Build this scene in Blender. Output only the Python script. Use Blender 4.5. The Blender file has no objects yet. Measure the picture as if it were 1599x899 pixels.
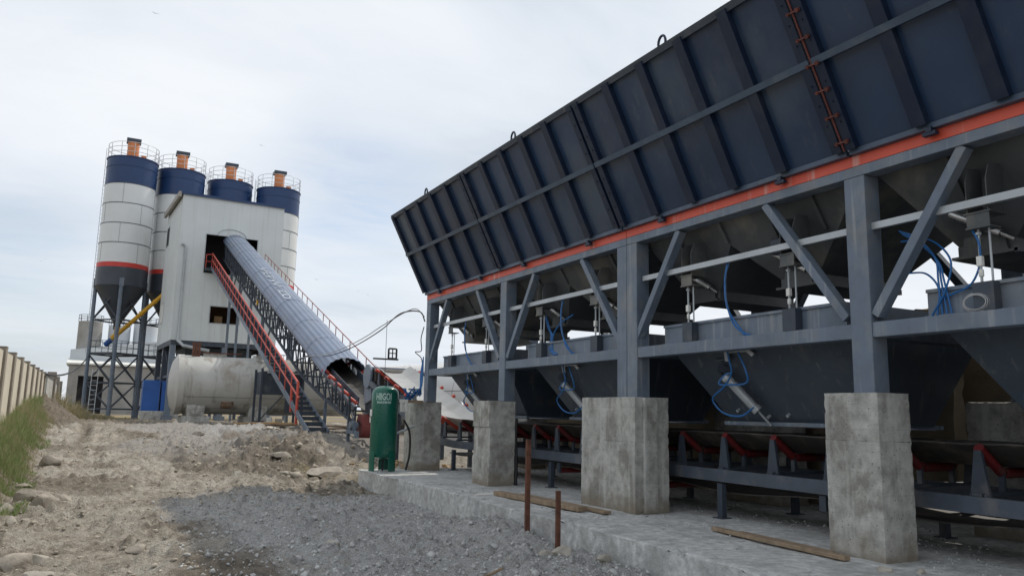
import bpy, bmesh, math, random
import numpy as np
from mathutils import Vector, Matrix, Euler

random.seed(7)
rng = np.random.default_rng(11)
SC = bpy.context.scene
COL = SC.collection
R = math.radians

# ------------------------------------------------------------------ camera
HC = 1.4
yaw, pitch, roll = R(27.78), R(9.11), R(1.17)
cy, sy, cp, sp = math.cos(yaw), math.sin(yaw), math.cos(pitch), math.sin(pitch)
fw = Vector((sy * cp, cy * cp, sp))
r0 = Vector((cy, -sy, 0))
u0 = r0.cross(fw)
cr, sr = math.cos(roll), math.sin(roll)
rv = cr * r0 + sr * u0
uv = -sr * r0 + cr * u0
cam = bpy.data.cameras.new('camera')
cam.sensor_width = 36
cam.lens = 1220 / 1599 * 36
cam.clip_start = 0.05
cam.clip_end = 5000
camo = bpy.data.objects.new('camera', cam)
COL.objects.link(camo)
camo.matrix_world = Matrix(((rv.x, uv.x, -fw.x, 0), (rv.y, uv.y, -fw.y, 0), (rv.z, uv.z, -fw.z, HC), (0, 0, 0, 1)))
SC.camera = camo

# ------------------------------------------------------------------ light
SUN_EL, SUN_AZ = R(50), R(66)          # azimuth from +Y towards +X
sun_dir = Vector((math.sin(SUN_AZ) * math.cos(SUN_EL), math.cos(SUN_AZ) * math.cos(SUN_EL), math.sin(SUN_EL)))
sl = bpy.data.lights.new('sun', 'SUN')
sl.energy = 2.6
sl.angle = R(1.2)
sl.color = (1.0, 0.94, 0.85)
so = bpy.data.objects.new('sun', sl)
COL.objects.link(so)
so.rotation_euler = sun_dir.to_track_quat('Z', 'Y').to_euler()

W = bpy.data.worlds.new('World')
SC.world = W
W.use_nodes = True
nt = W.node_tree
N, L = nt.nodes, nt.links
N.clear()
wout = N.new('ShaderNodeOutputWorld')
wbg = N.new('ShaderNodeBackground')
wbg.inputs['Strength'].default_value = 0.122
sky = N.new('ShaderNodeTexSky')
sky.sky_type = 'NISHITA'
sky.sun_disc = False
sky.sun_elevation = SUN_EL
sky.sun_rotation = SUN_AZ
sky.air_density = 1.0
sky.dust_density = 1.5
tc = N.new('ShaderNodeTexCoord')


def wmath(op, a, b=None):
    n = N.new('ShaderNodeMath')
    n.operation = op
    for i, v in enumerate((a, b)):
        if v is None:
            continue
        if isinstance(v, (int, float)):
            n.inputs[i].default_value = v
        else:
            L.new(v, n.inputs[i])
    return n.outputs[0]


sepw = N.new('ShaderNodeSeparateXYZ')
L.new(tc.outputs['Generated'], sepw.inputs[0])
zc_ = wmath('ADD', wmath('MAXIMUM', sepw.outputs[2], 0.0), 0.16)
cmb = N.new('ShaderNodeCombineXYZ')
L.new(wmath('DIVIDE', sepw.outputs[0], zc_), cmb.inputs[0])
L.new(wmath('DIVIDE', sepw.outputs[1], zc_), cmb.inputs[1])


def wnoise(scale, detail, rough, off, dist=0.0, sx=1.0, sy_=1.0):
    m = N.new('ShaderNodeMapping')
    m.inputs['Location'].default_value = off
    m.inputs['Scale'].default_value = (sx, sy_, 1)
    m.inputs['Rotation'].default_value = (0, 0, 0.5)
    L.new(cmb.outputs[0], m.inputs[0])
    n = N.new('ShaderNodeTexNoise')
    n.inputs['Scale'].default_value = scale
    n.inputs['Detail'].default_value = detail
    n.inputs['Roughness'].default_value = rough
    n.inputs['Distortion'].default_value = dist
    L.new(m.outputs[0], n.inputs[0])
    return n.outputs['Fac']


def wramp(fac, stops):
    r = N.new('ShaderNodeValToRGB')
    while len(r.color_ramp.elements) < len(stops):
        r.color_ramp.elements.new(0.5)
    for e, (p, c) in zip(r.color_ramp.elements, stops):
        e.position = p
        e.color = (c, c, c, 1) if isinstance(c, (int, float)) else (*c, 1)
    L.new(fac, r.inputs[0])
    return r.outputs[0]


def gap(d, rad):
    v = N.new('ShaderNodeVectorMath')
    v.operation = 'DISTANCE'
    L.new(tc.outputs['Generated'], v.inputs[0])
    v.inputs[1].default_value = d
    m = N.new('ShaderNodeMapRange')
    m.interpolation_type = 'SMOOTHSTEP'
    m.inputs['From Min'].default_value = 0.0
    m.inputs['From Max'].default_value = rad
    m.inputs['To Min'].default_value = 1.0
    m.inputs['To Max'].default_value = 0.0
    L.new(v.outputs['Value'], m.inputs[0])
    return m.outputs[0]


cover = wnoise(0.8, 5, 0.5, (3.1, 1.7, 0), 0.3, 1.0, 1.3)
fine = wnoise(3.2, 7, 0.6, (7.3, 2.2, 0), 0.6, 0.8, 1.9)
g1 = gap((0.265, 0.935, 0.25), 0.17)
g2 = gap((-0.10, 0.985, 0.13), 0.22)
gsum = wmath('ADD', wmath('MULTIPLY', g1, 0.62), wmath('MULTIPLY', g2, 0.42))
gsum = wmath('MULTIPLY', gsum, wramp(fine, [(0.34, 0.35), (0.66, 1.1)]))
base_cov = wramp(cover, [(0.28, 0.91), (0.5, 0.995)])
cov = wmath('MINIMUM', wmath('MAXIMUM', wmath('SUBTRACT', base_cov, gsum), 0.0), 1.0)
cl_b = wmath('ADD', wmath('MULTIPLY', wramp(cover, [(0.3, 0.0), (0.7, 1.0)]), 0.65), wmath('MULTIPLY', fine, 0.35))
cl_col = wramp(cl_b, [(0.12, (4.6, 5.15, 5.8)), (0.42, (5.75, 6.15, 6.65)), (0.8, (6.75, 7.0, 7.35))])
mixw = N.new('ShaderNodeMix')
mixw.data_type = 'RGBA'
L.new(cov, mixw.inputs['Factor'])
L.new(sky.outputs[0], mixw.inputs[6])
L.new(cl_col, mixw.inputs[7])
L.new(mixw.outputs[2], wbg.inputs[0])
L.new(wbg.outputs[0], wout.inputs[0])

SC.view_settings.view_transform = 'Standard'
SC.view_settings.look = 'None'
SC.view_settings.gamma = 1
SC.view_settings.exposure = 0.15

# ------------------------------------------------------------------ helpers
WLOC = {}


def tag(o, label=None, cat=None, group=None, kind=None):
    if label:
        o['label'] = label
    if cat:
        o['category'] = cat
    if group:
        o['group'] = group
    if kind:
        o['kind'] = kind
    return o


def thing(name, label, cat, loc=(0, 0, 0), group=None):
    o = bpy.data.objects.new(name, None)
    o.empty_display_size = 0.2
    COL.objects.link(o)
    o.location = loc
    WLOC[o.name] = Vector(loc)
    return tag(o, label, cat, group)


def copy_tree(o, parent=None):
    c = o.copy()
    COL.objects.link(c)
    if parent:
        c.parent = parent
    for ch in list(o.children):
        copy_tree(ch, c)
    return c


class MB:
    def __init__(s):
        s.v, s.f = [], []

    def raw(s, v, f):
        b = len(s.v)
        s.v += [tuple(p) for p in v]
        s.f += [tuple(i + b for i in q) for q in f]
        return s

    def box(s, x0, x1, y0, y1, z0, z1):
        return s.raw([(x0, y0, z0), (x1, y0, z0), (x1, y1, z0), (x0, y1, z0), (x0, y0, z1), (x1, y0, z1), (x1, y1, z1), (x0, y1, z1)],
                     [(0, 3, 2, 1), (4, 5, 6, 7), (0, 1, 5, 4), (1, 2, 6, 5), (2, 3, 7, 6), (3, 0, 4, 7)])

    def hexa(s, b, t):
        return s.raw(list(b) + list(t), [(0, 3, 2, 1), (4, 5, 6, 7), (0, 1, 5, 4), (1, 2, 6, 5), (2, 3, 7, 6), (3, 0, 4, 7)])

    def bar(s, p, q, w, h, up=(0, 0, 1)):
        p, q = Vector(p), Vector(q)
        d = (q - p).normalized()
        u = Vector(up)
        if abs(d.dot(u)) > 0.98:
            u = Vector((1, 0, 0)) if abs(d.x) < 0.9 else Vector((0, 1, 0))
        a = d.cross(u).normalized() * (w / 2)
        b = a.cross(d).normalized() * (h / 2)
        return s.hexa([p - a - b, p + a - b, p + a + b, p - a + b], [q - a - b, q + a - b, q + a + b, q - a + b])

    def cyl(s, p, q, r1, r2=None, n=12, caps=True):
        r2 = r1 if r2 is None else r2
        p, q = Vector(p), Vector(q)
        d = (q - p).normalized()
        u = Vector((0, 0, 1)) if abs(d.z) < 0.9 else Vector((1, 0, 0))
        a = d.cross(u).normalized()
        b = d.cross(a)
        v = []
        for c, r in ((p, r1), (q, r2)):
            for i in range(n):
                t = 2 * math.pi * i / n
                v.append(c + a * (r * math.cos(t)) + b * (r * math.sin(t)))
        f = [(i, i + n, (i + 1) % n + n, (i + 1) % n) for i in range(n)]
        if caps:
            f += [tuple(range(n)), tuple(reversed(range(n, 2 * n)))]
        return s.raw(v, f)

    def tube(s, pts, r, n=6, closed=False):
        P = [Vector(p) for p in pts]
        m = len(P)
        a = None
        v = []
        for i in range(m):
            if closed:
                d = (P[(i + 1) % m] - P[i - 1]).normalized()
            else:
                d = (P[min(i + 1, m - 1)] - P[max(i - 1, 0)]).normalized()
            if a is None:
                u = Vector((0, 0, 1)) if abs(d.z) < 0.9 else Vector((1, 0, 0))
                a = d.cross(u).normalized()
            a = (a - d * a.dot(d)).normalized()
            b = d.cross(a)
            for k in range(n):
                t = 2 * math.pi * k / n
                v.append(P[i] + a * (r * math.cos(t)) + b * (r * math.sin(t)))
        f = []
        for i in range(m if closed else m - 1):
            j = (i + 1) % m
            for k in range(n):
                f.append((i * n + k, i * n + (k + 1) % n, j * n + (k + 1) % n, j * n + k))
        if not closed:
            f += [tuple(reversed(range(n))), tuple(range((m - 1) * n, m * n))]
        return s.raw(v, f)

    def lathe(s, prof, c=(0, 0, 0), n=32):
        cx, cyy, cz = c
        v, f = [], []
        m = len(prof)
        for r, z in prof:
            for k in range(n):
                t = 2 * math.pi * k / n
                v.append((cx + r * math.cos(t), cyy + r * math.sin(t), cz + z))
        for i in range(m - 1):
            for k in range(n):
                f.append((i * n + k, i * n + (k + 1) % n, (i + 1) * n + (k + 1) % n, (i + 1) * n + k))
        f += [tuple(reversed(range(n))), tuple(range((m - 1) * n, m * n))]
        return s.raw(v, f)

    def plate(s, poly, d):
        """closed plate: 3-D polygon extruded by vector d"""
        n = len(poly)
        P = [Vector(p) for p in poly]
        d = Vector(d)
        return s.raw(P + [p + d for p in P], [tuple(reversed(range(n))), tuple(range(n, 2 * n))] + [(i, (i + 1) % n, (i + 1) % n + n, i + n) for i in range(n)])

    def build(s, name, mat, parent=None, bevel=0.0, smooth=True, kind=None, fixn=True):
        off = WLOC.get(parent.name, Vector((0, 0, 0))) if parent else Vector((0, 0, 0))
        me = bpy.data.meshes.new(name)
        v = np.array([tuple(p) for p in s.v], dtype=float) - np.array(off)
        me.from_pydata(v.tolist(), [], s.f)
        if fixn:
            bm = bmesh.new()
            bm.from_mesh(me)
            bmesh.ops.recalc_face_normals(bm, faces=bm.faces)
            bm.to_mesh(me)
            bm.free()
        if smooth:
            me.polygons.foreach_set('use_smooth', [True] * len(me.polygons))
            me.set_sharp_from_angle(angle=R(32))
        me.materials.append(mat)
        o = bpy.data.objects.new(name, me)
        COL.objects.link(o)
        if parent:
            o.parent = parent
            WLOC[o.name] = off
        if bevel:
            b = o.modifiers.new('bevel', 'BEVEL')
            b.width = bevel
            b.segments = 2
            b.limit_method = 'ANGLE'
        if kind:
            o['kind'] = kind
        return o


def solo(name, mb, mat, label, cat, group=None, loc=None, **k):
    """a thing that is one mesh, its origin at its base"""
    v = np.array([tuple(p) for p in mb.v])
    c = Vector(((v[:, 0].min() + v[:, 0].max()) / 2, (v[:, 1].min() + v[:, 1].max()) / 2, v[:, 2].min()))
    mb.v = [tuple(Vector(p) - c) for p in mb.v]
    o = mb.build(name, mat, None, **k)
    o.location = c
    WLOC[o.name] = c
    return tag(o, label, cat, group)


def spline(pts, n=8):
    P = [Vector(p) for p in pts]
    P = [P[0] * 2 - P[1]] + P + [P[-1] * 2 - P[-2]]
    out = []
    for i in range(1, len(P) - 2):
        for k in range(n):
            t = k / n
            a, b, c, d = P[i - 1:i + 3]
            out.append(0.5 * ((2 * b) + (c - a) * t + (2 * a - 5 * b + 4 * c - d) * t * t + (3 * b - a - 3 * c + d) * t ** 3))
    out.append(P[-2])
    return out


def sag(p, q, s, n=14):
    p, q = Vector(p), Vector(q)
    return [p.lerp(q, i / n) - Vector((0, 0, s * 4 * (i / n) * (1 - i / n))) for i in range(n + 1)]


def hash2(ix, iy, seed):
    h = (ix.astype(np.int64) * 374761393 + iy.astype(np.int64) * 668265263 + seed * 974634533) & 0x7fffffff
    h = ((h ^ (h >> 13)) * 1274126177) & 0x7fffffff
    return ((h ^ (h >> 16)) & 0xffff) / 65535.0


def vn(x, y, seed=0):
    ix, iy = np.floor(x), np.floor(y)
    fx, fy = x - ix, y - iy
    fx, fy = fx * fx * (3 - 2 * fx), fy * fy * (3 - 2 * fy)
    a, b = hash2(ix, iy, seed), hash2(ix + 1, iy, seed)
    c, d = hash2(ix, iy + 1, seed), hash2(ix + 1, iy + 1, seed)
    return (a + (b - a) * fx) * (1 - fy) + (c + (d - c) * fx) * fy


def fbm(x, y, octv=4, seed=0, gain=0.5):
    s, a, t = 0, 1, 0
    for i in range(octv):
        s = s + a * vn(x, y, seed + i * 17)
        t += a
        a *= gain
        x, y = x * 2.03 + 5.1, y * 2.03 + 1.7
    return s / t


def sstep(a, b, x):
    t = np.clip((x - a) / (b - a), 0, 1)
    return t * t * (3 - 2 * t)


# ------------------------------------------------------------------ materials
MATS = {}


def mat(name, col, rough=0.6, metal=0.0, var=0.18, vs=2.5, bump=0.0, bs=60.0, spec=0.4, stain=None, streak=None, coat=0.0, vstretch=1.0):
    """paint / concrete / steel: base colour broken up by world-space noise, optional stains and vertical streaks"""
    m = bpy.data.materials.new(name)
    m.use_nodes = True
    n, l = m.node_tree.nodes, m.node_tree.links
    b = n['Principled BSDF']
    b.inputs['Roughness'].default_value = rough
    b.inputs['Metallic'].default_value = metal
    b.inputs['Specular IOR Level'].default_value = spec
    b.inputs['Coat Weight'].default_value = coat
    b.inputs['Coat Roughness'].default_value = 0.15
    g = n.new('ShaderNodeNewGeometry')

    def noise(scale, det=5, stretch=(1, 1, 1), off=(0, 0, 0)):
        mp = n.new('ShaderNodeMapping')
        mp.inputs['Scale'].default_value = stretch
        mp.inputs['Location'].default_value = off
        l.new(g.outputs['Position'], mp.inputs[0])
        t = n.new('ShaderNodeTexNoise')
        t.inputs['Scale'].default_value = scale
        t.inputs['Detail'].default_value = det
        t.inputs['Roughness'].default_value = 0.62
        l.new(mp.outputs[0], t.inputs[0])
        return t.outputs['Fac']

    def ramp(f, a, bb):
        mr = n.new('ShaderNodeMapRange')
        mr.inputs['From Min'].default_value = a
        mr.inputs['From Max'].default_value = bb
        l.new(f, mr.inputs[0])
        return mr.outputs[0]

    def mix(f, a, bcol, fac=1.0):
        mx = n.new('ShaderNodeMix')
        mx.data_type = 'RGBA'
        if fac != 1.0:
            mm = n.new('ShaderNodeMath')
            mm.operation = 'MULTIPLY'
            mm.inputs[1].default_value = fac
            l.new(f, mm.inputs[0])
            f = mm.outputs[0]
        l.new(f, mx.inputs['Factor'])
        for k, v in ((6, a), (7, bcol)):
            if isinstance(v, tuple):
                mx.inputs[k].default_value = (*v, 1)
            else:
                l.new(v, mx.inputs[k])
        return mx.outputs[2]

    lo = tuple(c * (1 - var) for c in col)
    hi = tuple(min(1, c * (1 + var)) for c in col)
    c = mix(ramp(noise(vs, 6, (1, 1, vstretch)), 0.3, 0.7), lo, hi)
    if stain:
        sc, amt, ssc, thr = stain
        c = mix(ramp(noise(ssc, 7, (1, 1, 0.7), (4, 9, 2)), thr, thr + 0.14), c, sc, amt)
    if streak:
        sc, amt, ssc, thr = streak
        c = mix(ramp(noise(ssc, 3, (1, 1, 0.05), (1, 3, 0)), thr, thr + 0.12), c, sc, amt)
    l.new(c, b.inputs['Base Color'])
    rr = n.new('ShaderNodeMapRange')
    rr.inputs['To Min'].default_value = max(0.05, rough - 0.12)
    rr.inputs['To Max'].default_value = min(1, rough + 0.12)
    l.new(noise(vs * 3, 4), rr.inputs[0])
    l.new(rr.outputs[0], b.inputs['Roughness'])
    if bump:
        bp = n.new('ShaderNodeBump')
        bp.inputs['Strength'].default_value = bump
        bp.inputs['Distance'].default_value = 0.02
        l.new(noise(bs, 6), bp.inputs['Height'])
        l.new(bp.outputs[0], b.inputs['Normal'])
    MATS[name] = m
    return m


DUST = (0.30, 0.27, 0.22)
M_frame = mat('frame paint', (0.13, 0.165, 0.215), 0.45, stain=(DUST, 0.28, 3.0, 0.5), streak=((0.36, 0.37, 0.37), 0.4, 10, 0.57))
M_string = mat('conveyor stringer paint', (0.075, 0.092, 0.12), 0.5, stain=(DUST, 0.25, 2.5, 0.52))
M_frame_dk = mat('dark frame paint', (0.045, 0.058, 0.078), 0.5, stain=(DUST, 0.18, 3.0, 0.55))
M_navy = mat('navy paint', (0.007, 0.017, 0.043), 0.45, var=0.1, stain=((0.1, 0.1, 0.1), 0.12, 3.0, 0.5))
M_panel = mat('hopper panel paint', (0.019, 0.042, 0.09), 0.36, var=0.3, vs=0.5, spec=0.4, coat=0.22, stain=((0.082, 0.11, 0.145), 0.5, 0.5, 0.49), streak=((0.12, 0.13, 0.14), 0.22, 6, 0.6))
M_rail = mat('hopper rail paint', (0.06, 0.09, 0.135), 0.4, stain=(DUST, 0.15, 4.0, 0.55))
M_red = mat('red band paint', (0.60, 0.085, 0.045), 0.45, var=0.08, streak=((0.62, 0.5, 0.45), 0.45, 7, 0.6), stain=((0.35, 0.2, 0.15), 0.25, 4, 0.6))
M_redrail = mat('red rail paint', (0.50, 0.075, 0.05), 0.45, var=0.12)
M_roller_shaded = mat('shaded red roller paint', (0.14, 0.016, 0.018), 0.42, var=0.2, stain=((0.07, 0.05, 0.045), 0.6, 5, 0.48))  # shade under bins and hood put into the roller colour
M_rust = mat('rusty steel', (0.13, 0.055, 0.035), 0.85, var=0.35, vs=14, bump=0.4, bs=90)
M_bin = mat('dusty bin steel', (0.075, 0.082, 0.086), 0.5, var=0.3, vs=1.2, stain=((0.27, 0.25, 0.205), 0.5, 0.9, 0.5))
M_weigh = mat('weigh hopper paint', (0.045, 0.06, 0.082), 0.42, var=0.15, streak=((0.2, 0.2, 0.19), 0.35, 8, 0.6), stain=((0.16, 0.14, 0.11), 0.25, 2, 0.55))
M_alu = mat('galvanised steel', (0.42, 0.45, 0.47), 0.4, 0.3, var=0.12)
M_steel = mat('bright steel', (0.45, 0.45, 0.44), 0.3, 0.8)
M_white = mat('white plastic', (0.72, 0.72, 0.68), 0.5, var=0.06)
M_hose = mat('blue hose', (0.02, 0.13, 0.36), 0.35, var=0.1)
M_black = mat('black rubber', (0.016, 0.016, 0.018), 0.55)
M_yellow = mat('yellow paint', (0.62, 0.34, 0.03), 0.45, var=0.1, stain=(DUST, 0.2, 3, 0.55))
M_green = mat('green paint', (0.008, 0.115, 0.08), 0.3, var=0.1, vs=4, coat=0.2)
M_belt_glare = mat('dusty belt with sky glare', (0.34, 0.34, 0.33), 0.4, var=0.1, vs=2, stain=((0.2, 0.19, 0.17), 0.4, 1.5, 0.52))  # sky glare on the dusty belt put into its pale colour
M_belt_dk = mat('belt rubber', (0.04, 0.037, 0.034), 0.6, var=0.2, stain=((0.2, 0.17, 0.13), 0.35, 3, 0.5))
M_conc = mat('pier concrete', (0.47, 0.465, 0.435), 0.95, var=0.3, vs=7, bump=1.0, bs=70, spec=0.2, stain=((0.20, 0.19, 0.16), 0.65, 3.2, 0.49), streak=((0.60, 0.60, 0.57), 0.6, 6, 0.56))
M_conc_dk = mat('old wall concrete', (0.24, 0.195, 0.135), 0.95, var=0.3, vs=1.2, bump=0.5, bs=12, stain=((0.4, 0.36, 0.29), 0.55, 0.8, 0.55))
M_slab = mat('slab concrete', (0.54, 0.545, 0.535), 0.95, var=0.35, vs=9, bump=1.0, bs=45, spec=0.15, stain=((0.33, 0.325, 0.31), 0.6, 1.6, 0.47), streak=((0.56, 0.56, 0.55), 0.5, 5, 0.57))
M_slabedge = M_slab
M_wallpanel = mat('boundary wall render', (0.52, 0.47, 0.38), 0.9, var=0.1, vs=1.5, bump=0.2, bs=30, streak=((0.33, 0.29, 0.23), 0.4, 3, 0.58))
M_pillar = mat('boundary pillar concrete', (0.25, 0.22, 0.18), 0.9, var=0.15, vs=4, bump=0.3)
M_wood = mat('old timber', (0.27, 0.2, 0.135), 0.85, var=0.3, vs=9, bump=0.4, bs=60)
M_woodfresh = mat('fresh timber', (0.46, 0.30, 0.15), 0.8, var=0.3, vs=6)
M_siloW = mat('silo white paint', (0.66, 0.675, 0.675), 0.42, var=0.04, vs=0.6, streak=((0.5, 0.48, 0.44), 0.3, 2.5, 0.58))
M_siloB = mat('silo blue paint', (0.018, 0.045, 0.125), 0.4, var=0.1, vs=0.6)
M_siloG = mat('silo grey paint', (0.05, 0.06, 0.076), 0.38, var=0.15, vs=0.6)
M_siloR = mat('silo red paint', (0.55, 0.05, 0.04), 0.45, var=0.08)
M_orange = mat('orange filter paint', (0.62, 0.22, 0.08), 0.5, var=0.12)
M_railW = mat('pale railing', (0.52, 0.54, 0.55), 0.45)
M_hood = mat('hood sheet', (0.15, 0.19, 0.27), 0.38, 0.15, var=0.1, vs=0.8, stain=(DUST, 0.2, 1.2, 0.52))
M_tank = mat('weathered white tank', (0.45, 0.44, 0.41), 0.5, var=0.08, vs=0.9, streak=((0.30, 0.26, 0.20), 0.55, 1.6, 0.54), stain=((0.33, 0.27, 0.2), 0.5, 0.7, 0.56))
M_tank2 = mat('white tank paint', (0.62, 0.61, 0.59), 0.45, var=0.06, vs=0.7, stain=((0.42, 0.4, 0.37), 0.4, 0.6, 0.55))
M_bluepanel = mat('blue sheet', (0.025, 0.10, 0.34), 0.5, var=0.12, vs=1)
M_far1 = mat('far concrete', (0.33, 0.32, 0.30), 0.9, var=0.2, vs=0.6, stain=((0.2, 0.19, 0.18), 0.5, 0.5, 0.5))
M_far2 = mat('far cladding', (0.48, 0.51, 0.54), 0.6, var=0.06, vs=0.4)
M_dark = mat('dark interior', (0.03, 0.03, 0.035), 0.8)
M_brown = mat('brown interior', (0.16, 0.085, 0.045), 0.8, var=0.4, vs=1.5)
M_rock = mat('field stone', (0.32, 0.285, 0.24), 0.95, var=0.3, vs=7, bump=0.8, bs=25, stain=((0.2, 0.175, 0.145), 0.5, 3.0, 0.5))
M_rockpale = mat('pale stone', (0.38, 0.35, 0.30), 0.95, var=0.2, vs=7, bump=0.7, bs=25)
M_pebble = mat('gravel stone', (0.42, 0.42, 0.41), 0.95, var=0.4, vs=9)
M_pebble2 = mat('dusty clod', (0.40, 0.355, 0.29), 0.95, var=0.3, vs=8)
M_wire = mat('cable sheath', (0.035, 0.035, 0.04), 0.5)
M_wire2 = mat('pale cable', (0.42, 0.42, 0.42), 0.5)
M_bird = mat('dark feathers', (0.03, 0.028, 0.027), 0.8)


def weather(m, holes=True, base=None):
    n, l = m.node_tree.nodes, m.node_tree.links
    b = n['Principled BSDF']
    src = b.inputs['Base Color'].links[0].from_socket
    g = n.new('ShaderNodeNewGeometry')

    def ramp(f, a, c):
        r = n.new('ShaderNodeMapRange')
        r.inputs['From Min'].default_value = a
        r.inputs['From Max'].default_value = c
        l.new(f, r.inputs[0])
        return r.outputs[0]

    def mix(f, a, c):
        x = n.new('ShaderNodeMix')
        x.data_type = 'RGBA'
        l.new(f, x.inputs['Factor'])
        l.new(a, x.inputs[6])
        x.inputs[7].default_value = (*c, 1)
        return x.outputs[2]

    def math_(op, a, c):
        x = n.new('ShaderNodeMath')
        x.operation = op
        for i, v in enumerate((a, c)):
            if isinstance(v, (int, float)):
                x.inputs[i].default_value = v
            else:
                l.new(v, x.inputs[i])
        return x.outputs[0]
    if holes:
        v = n.new('ShaderNodeTexVoronoi')
        v.inputs['Scale'].default_value = 16
        v.inputs['Randomness'].default_value = 1
        l.new(g.outputs['Position'], v.inputs['Vector'])
        src = mix(math_('MULTIPLY', ramp(v.outputs['Distance'], 0.16, 0.10), 0.7), src, (0.12, 0.115, 0.10))
    s = n.new('ShaderNodeSeparateXYZ')
    l.new(g.outputs['Position'], s.inputs[0])
    no = n.new('ShaderNodeTexNoise')
    no.inputs['Scale'].default_value = 5
    no.inputs['Detail'].default_value = 7
    l.new(g.outputs['Position'], no.inputs[0])
    if base:
        h = math_('SUBTRACT', s.outputs[2], math_('MULTIPLY', no.outputs['Fac'], 0.55))
        src = mix(math_('MULTIPLY', ramp(h, -0.02, -0.22), 0.75), src, base)
    # board marks of the formwork
    w = n.new('ShaderNodeMath')
    w.operation = 'PINGPONG'
    w.inputs[1].default_value = 0.11
    l.new(math_('ADD', s.outputs[2], math_('MULTIPLY', no.outputs['Fac'], 0.02)), w.inputs[0])
    src = mix(math_('MULTIPLY', ramp(w.outputs[0], 0.005, 0.0), 0.28), src, (0.2, 0.195, 0.18))
    l.new(src, b.inputs['Base Color'])


weather(M_conc, True, (0.25, 0.205, 0.15))


def clad_mat():
    m = mat('white cladding', (0.60, 0.635, 0.64), 0.5, var=0.05, vs=0.5, streak=((0.45, 0.45, 0.43), 0.4, 1.5, 0.55))
    n, l = m.node_tree.nodes, m.node_tree.links
    b = n['Principled BSDF']
    src = b.inputs['Base Color'].links[0].from_socket
    t = n.new('ShaderNodeTexCoord')
    s = n.new('ShaderNodeSeparateXYZ')
    l.new(t.outputs['Object'], s.inputs[0])
    ad = n.new('ShaderNodeMath')
    ad.operation = 'ADD'
    l.new(s.outputs[0], ad.inputs[0])
    l.new(s.outputs[1], ad.inputs[1])
    fr = n.new('ShaderNodeMath')
    fr.operation = 'PINGPONG'
    fr.inputs[1].default_value = 0.5
    l.new(ad.outputs[0], fr.inputs[0])
    mr = n.new('ShaderNodeMapRange')
    mr.inputs['From Min'].default_value = 0.0
    mr.inputs['From Max'].default_value = 0.03
    l.new(fr.outputs[0], mr.inputs[0])
    mx = n.new('ShaderNodeMix')
    mx.data_type = 'RGBA'
    l.new(mr.outputs[0], mx.inputs['Factor'])
    mx.inputs[6].default_value = (0.52, 0.54, 0.54, 1)
    l.new(src, mx.inputs[7])
    l.new(mx.outputs[2], b.inputs['Base Color'])
    return m


M_clad = clad_mat()


def leaf_mat(name, a, b2, c2):
    m = bpy.data.materials.new(name)
    m.use_nodes = True
    n, l = m.node_tree.nodes, m.node_tree.links
    b = n['Principled BSDF']
    b.inputs['Roughness'].default_value = 0.7
    g = n.new('ShaderNodeNewGeometry')
    r = n.new('ShaderNodeValToRGB')
    r.color_ramp.elements[0].color = (*a, 1)
    r.color_ramp.elements[1].color = (*c2, 1)
    e = r.color_ramp.elements.new(0.55)
    e.color = (*b2, 1)
    l.new(g.outputs['Random Per Island'], r.inputs[0])
    l.new(r.outputs[0], b.inputs['Base Color'])
    tr = n.new('ShaderNodeBsdfTranslucent')
    l.new(r.outputs[0], tr.inputs[0])
    mx = n.new('ShaderNodeMixShader')
    mx.inputs[0].default_value = 0.3
    l.new(b.outputs[0], mx.inputs[1])
    l.new(tr.outputs[0], mx.inputs[2])
    l.new(mx.outputs[0], n['Material Output'].inputs[0])
    return m


M_grass = leaf_mat('green grass', (0.11, 0.18, 0.045), (0.20, 0.28, 0.085), (0.36, 0.36, 0.19))
M_straw = leaf_mat('dry grass', (0.24, 0.20, 0.11), (0.38, 0.32, 0.2), (0.17, 0.18, 0.08))


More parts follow.
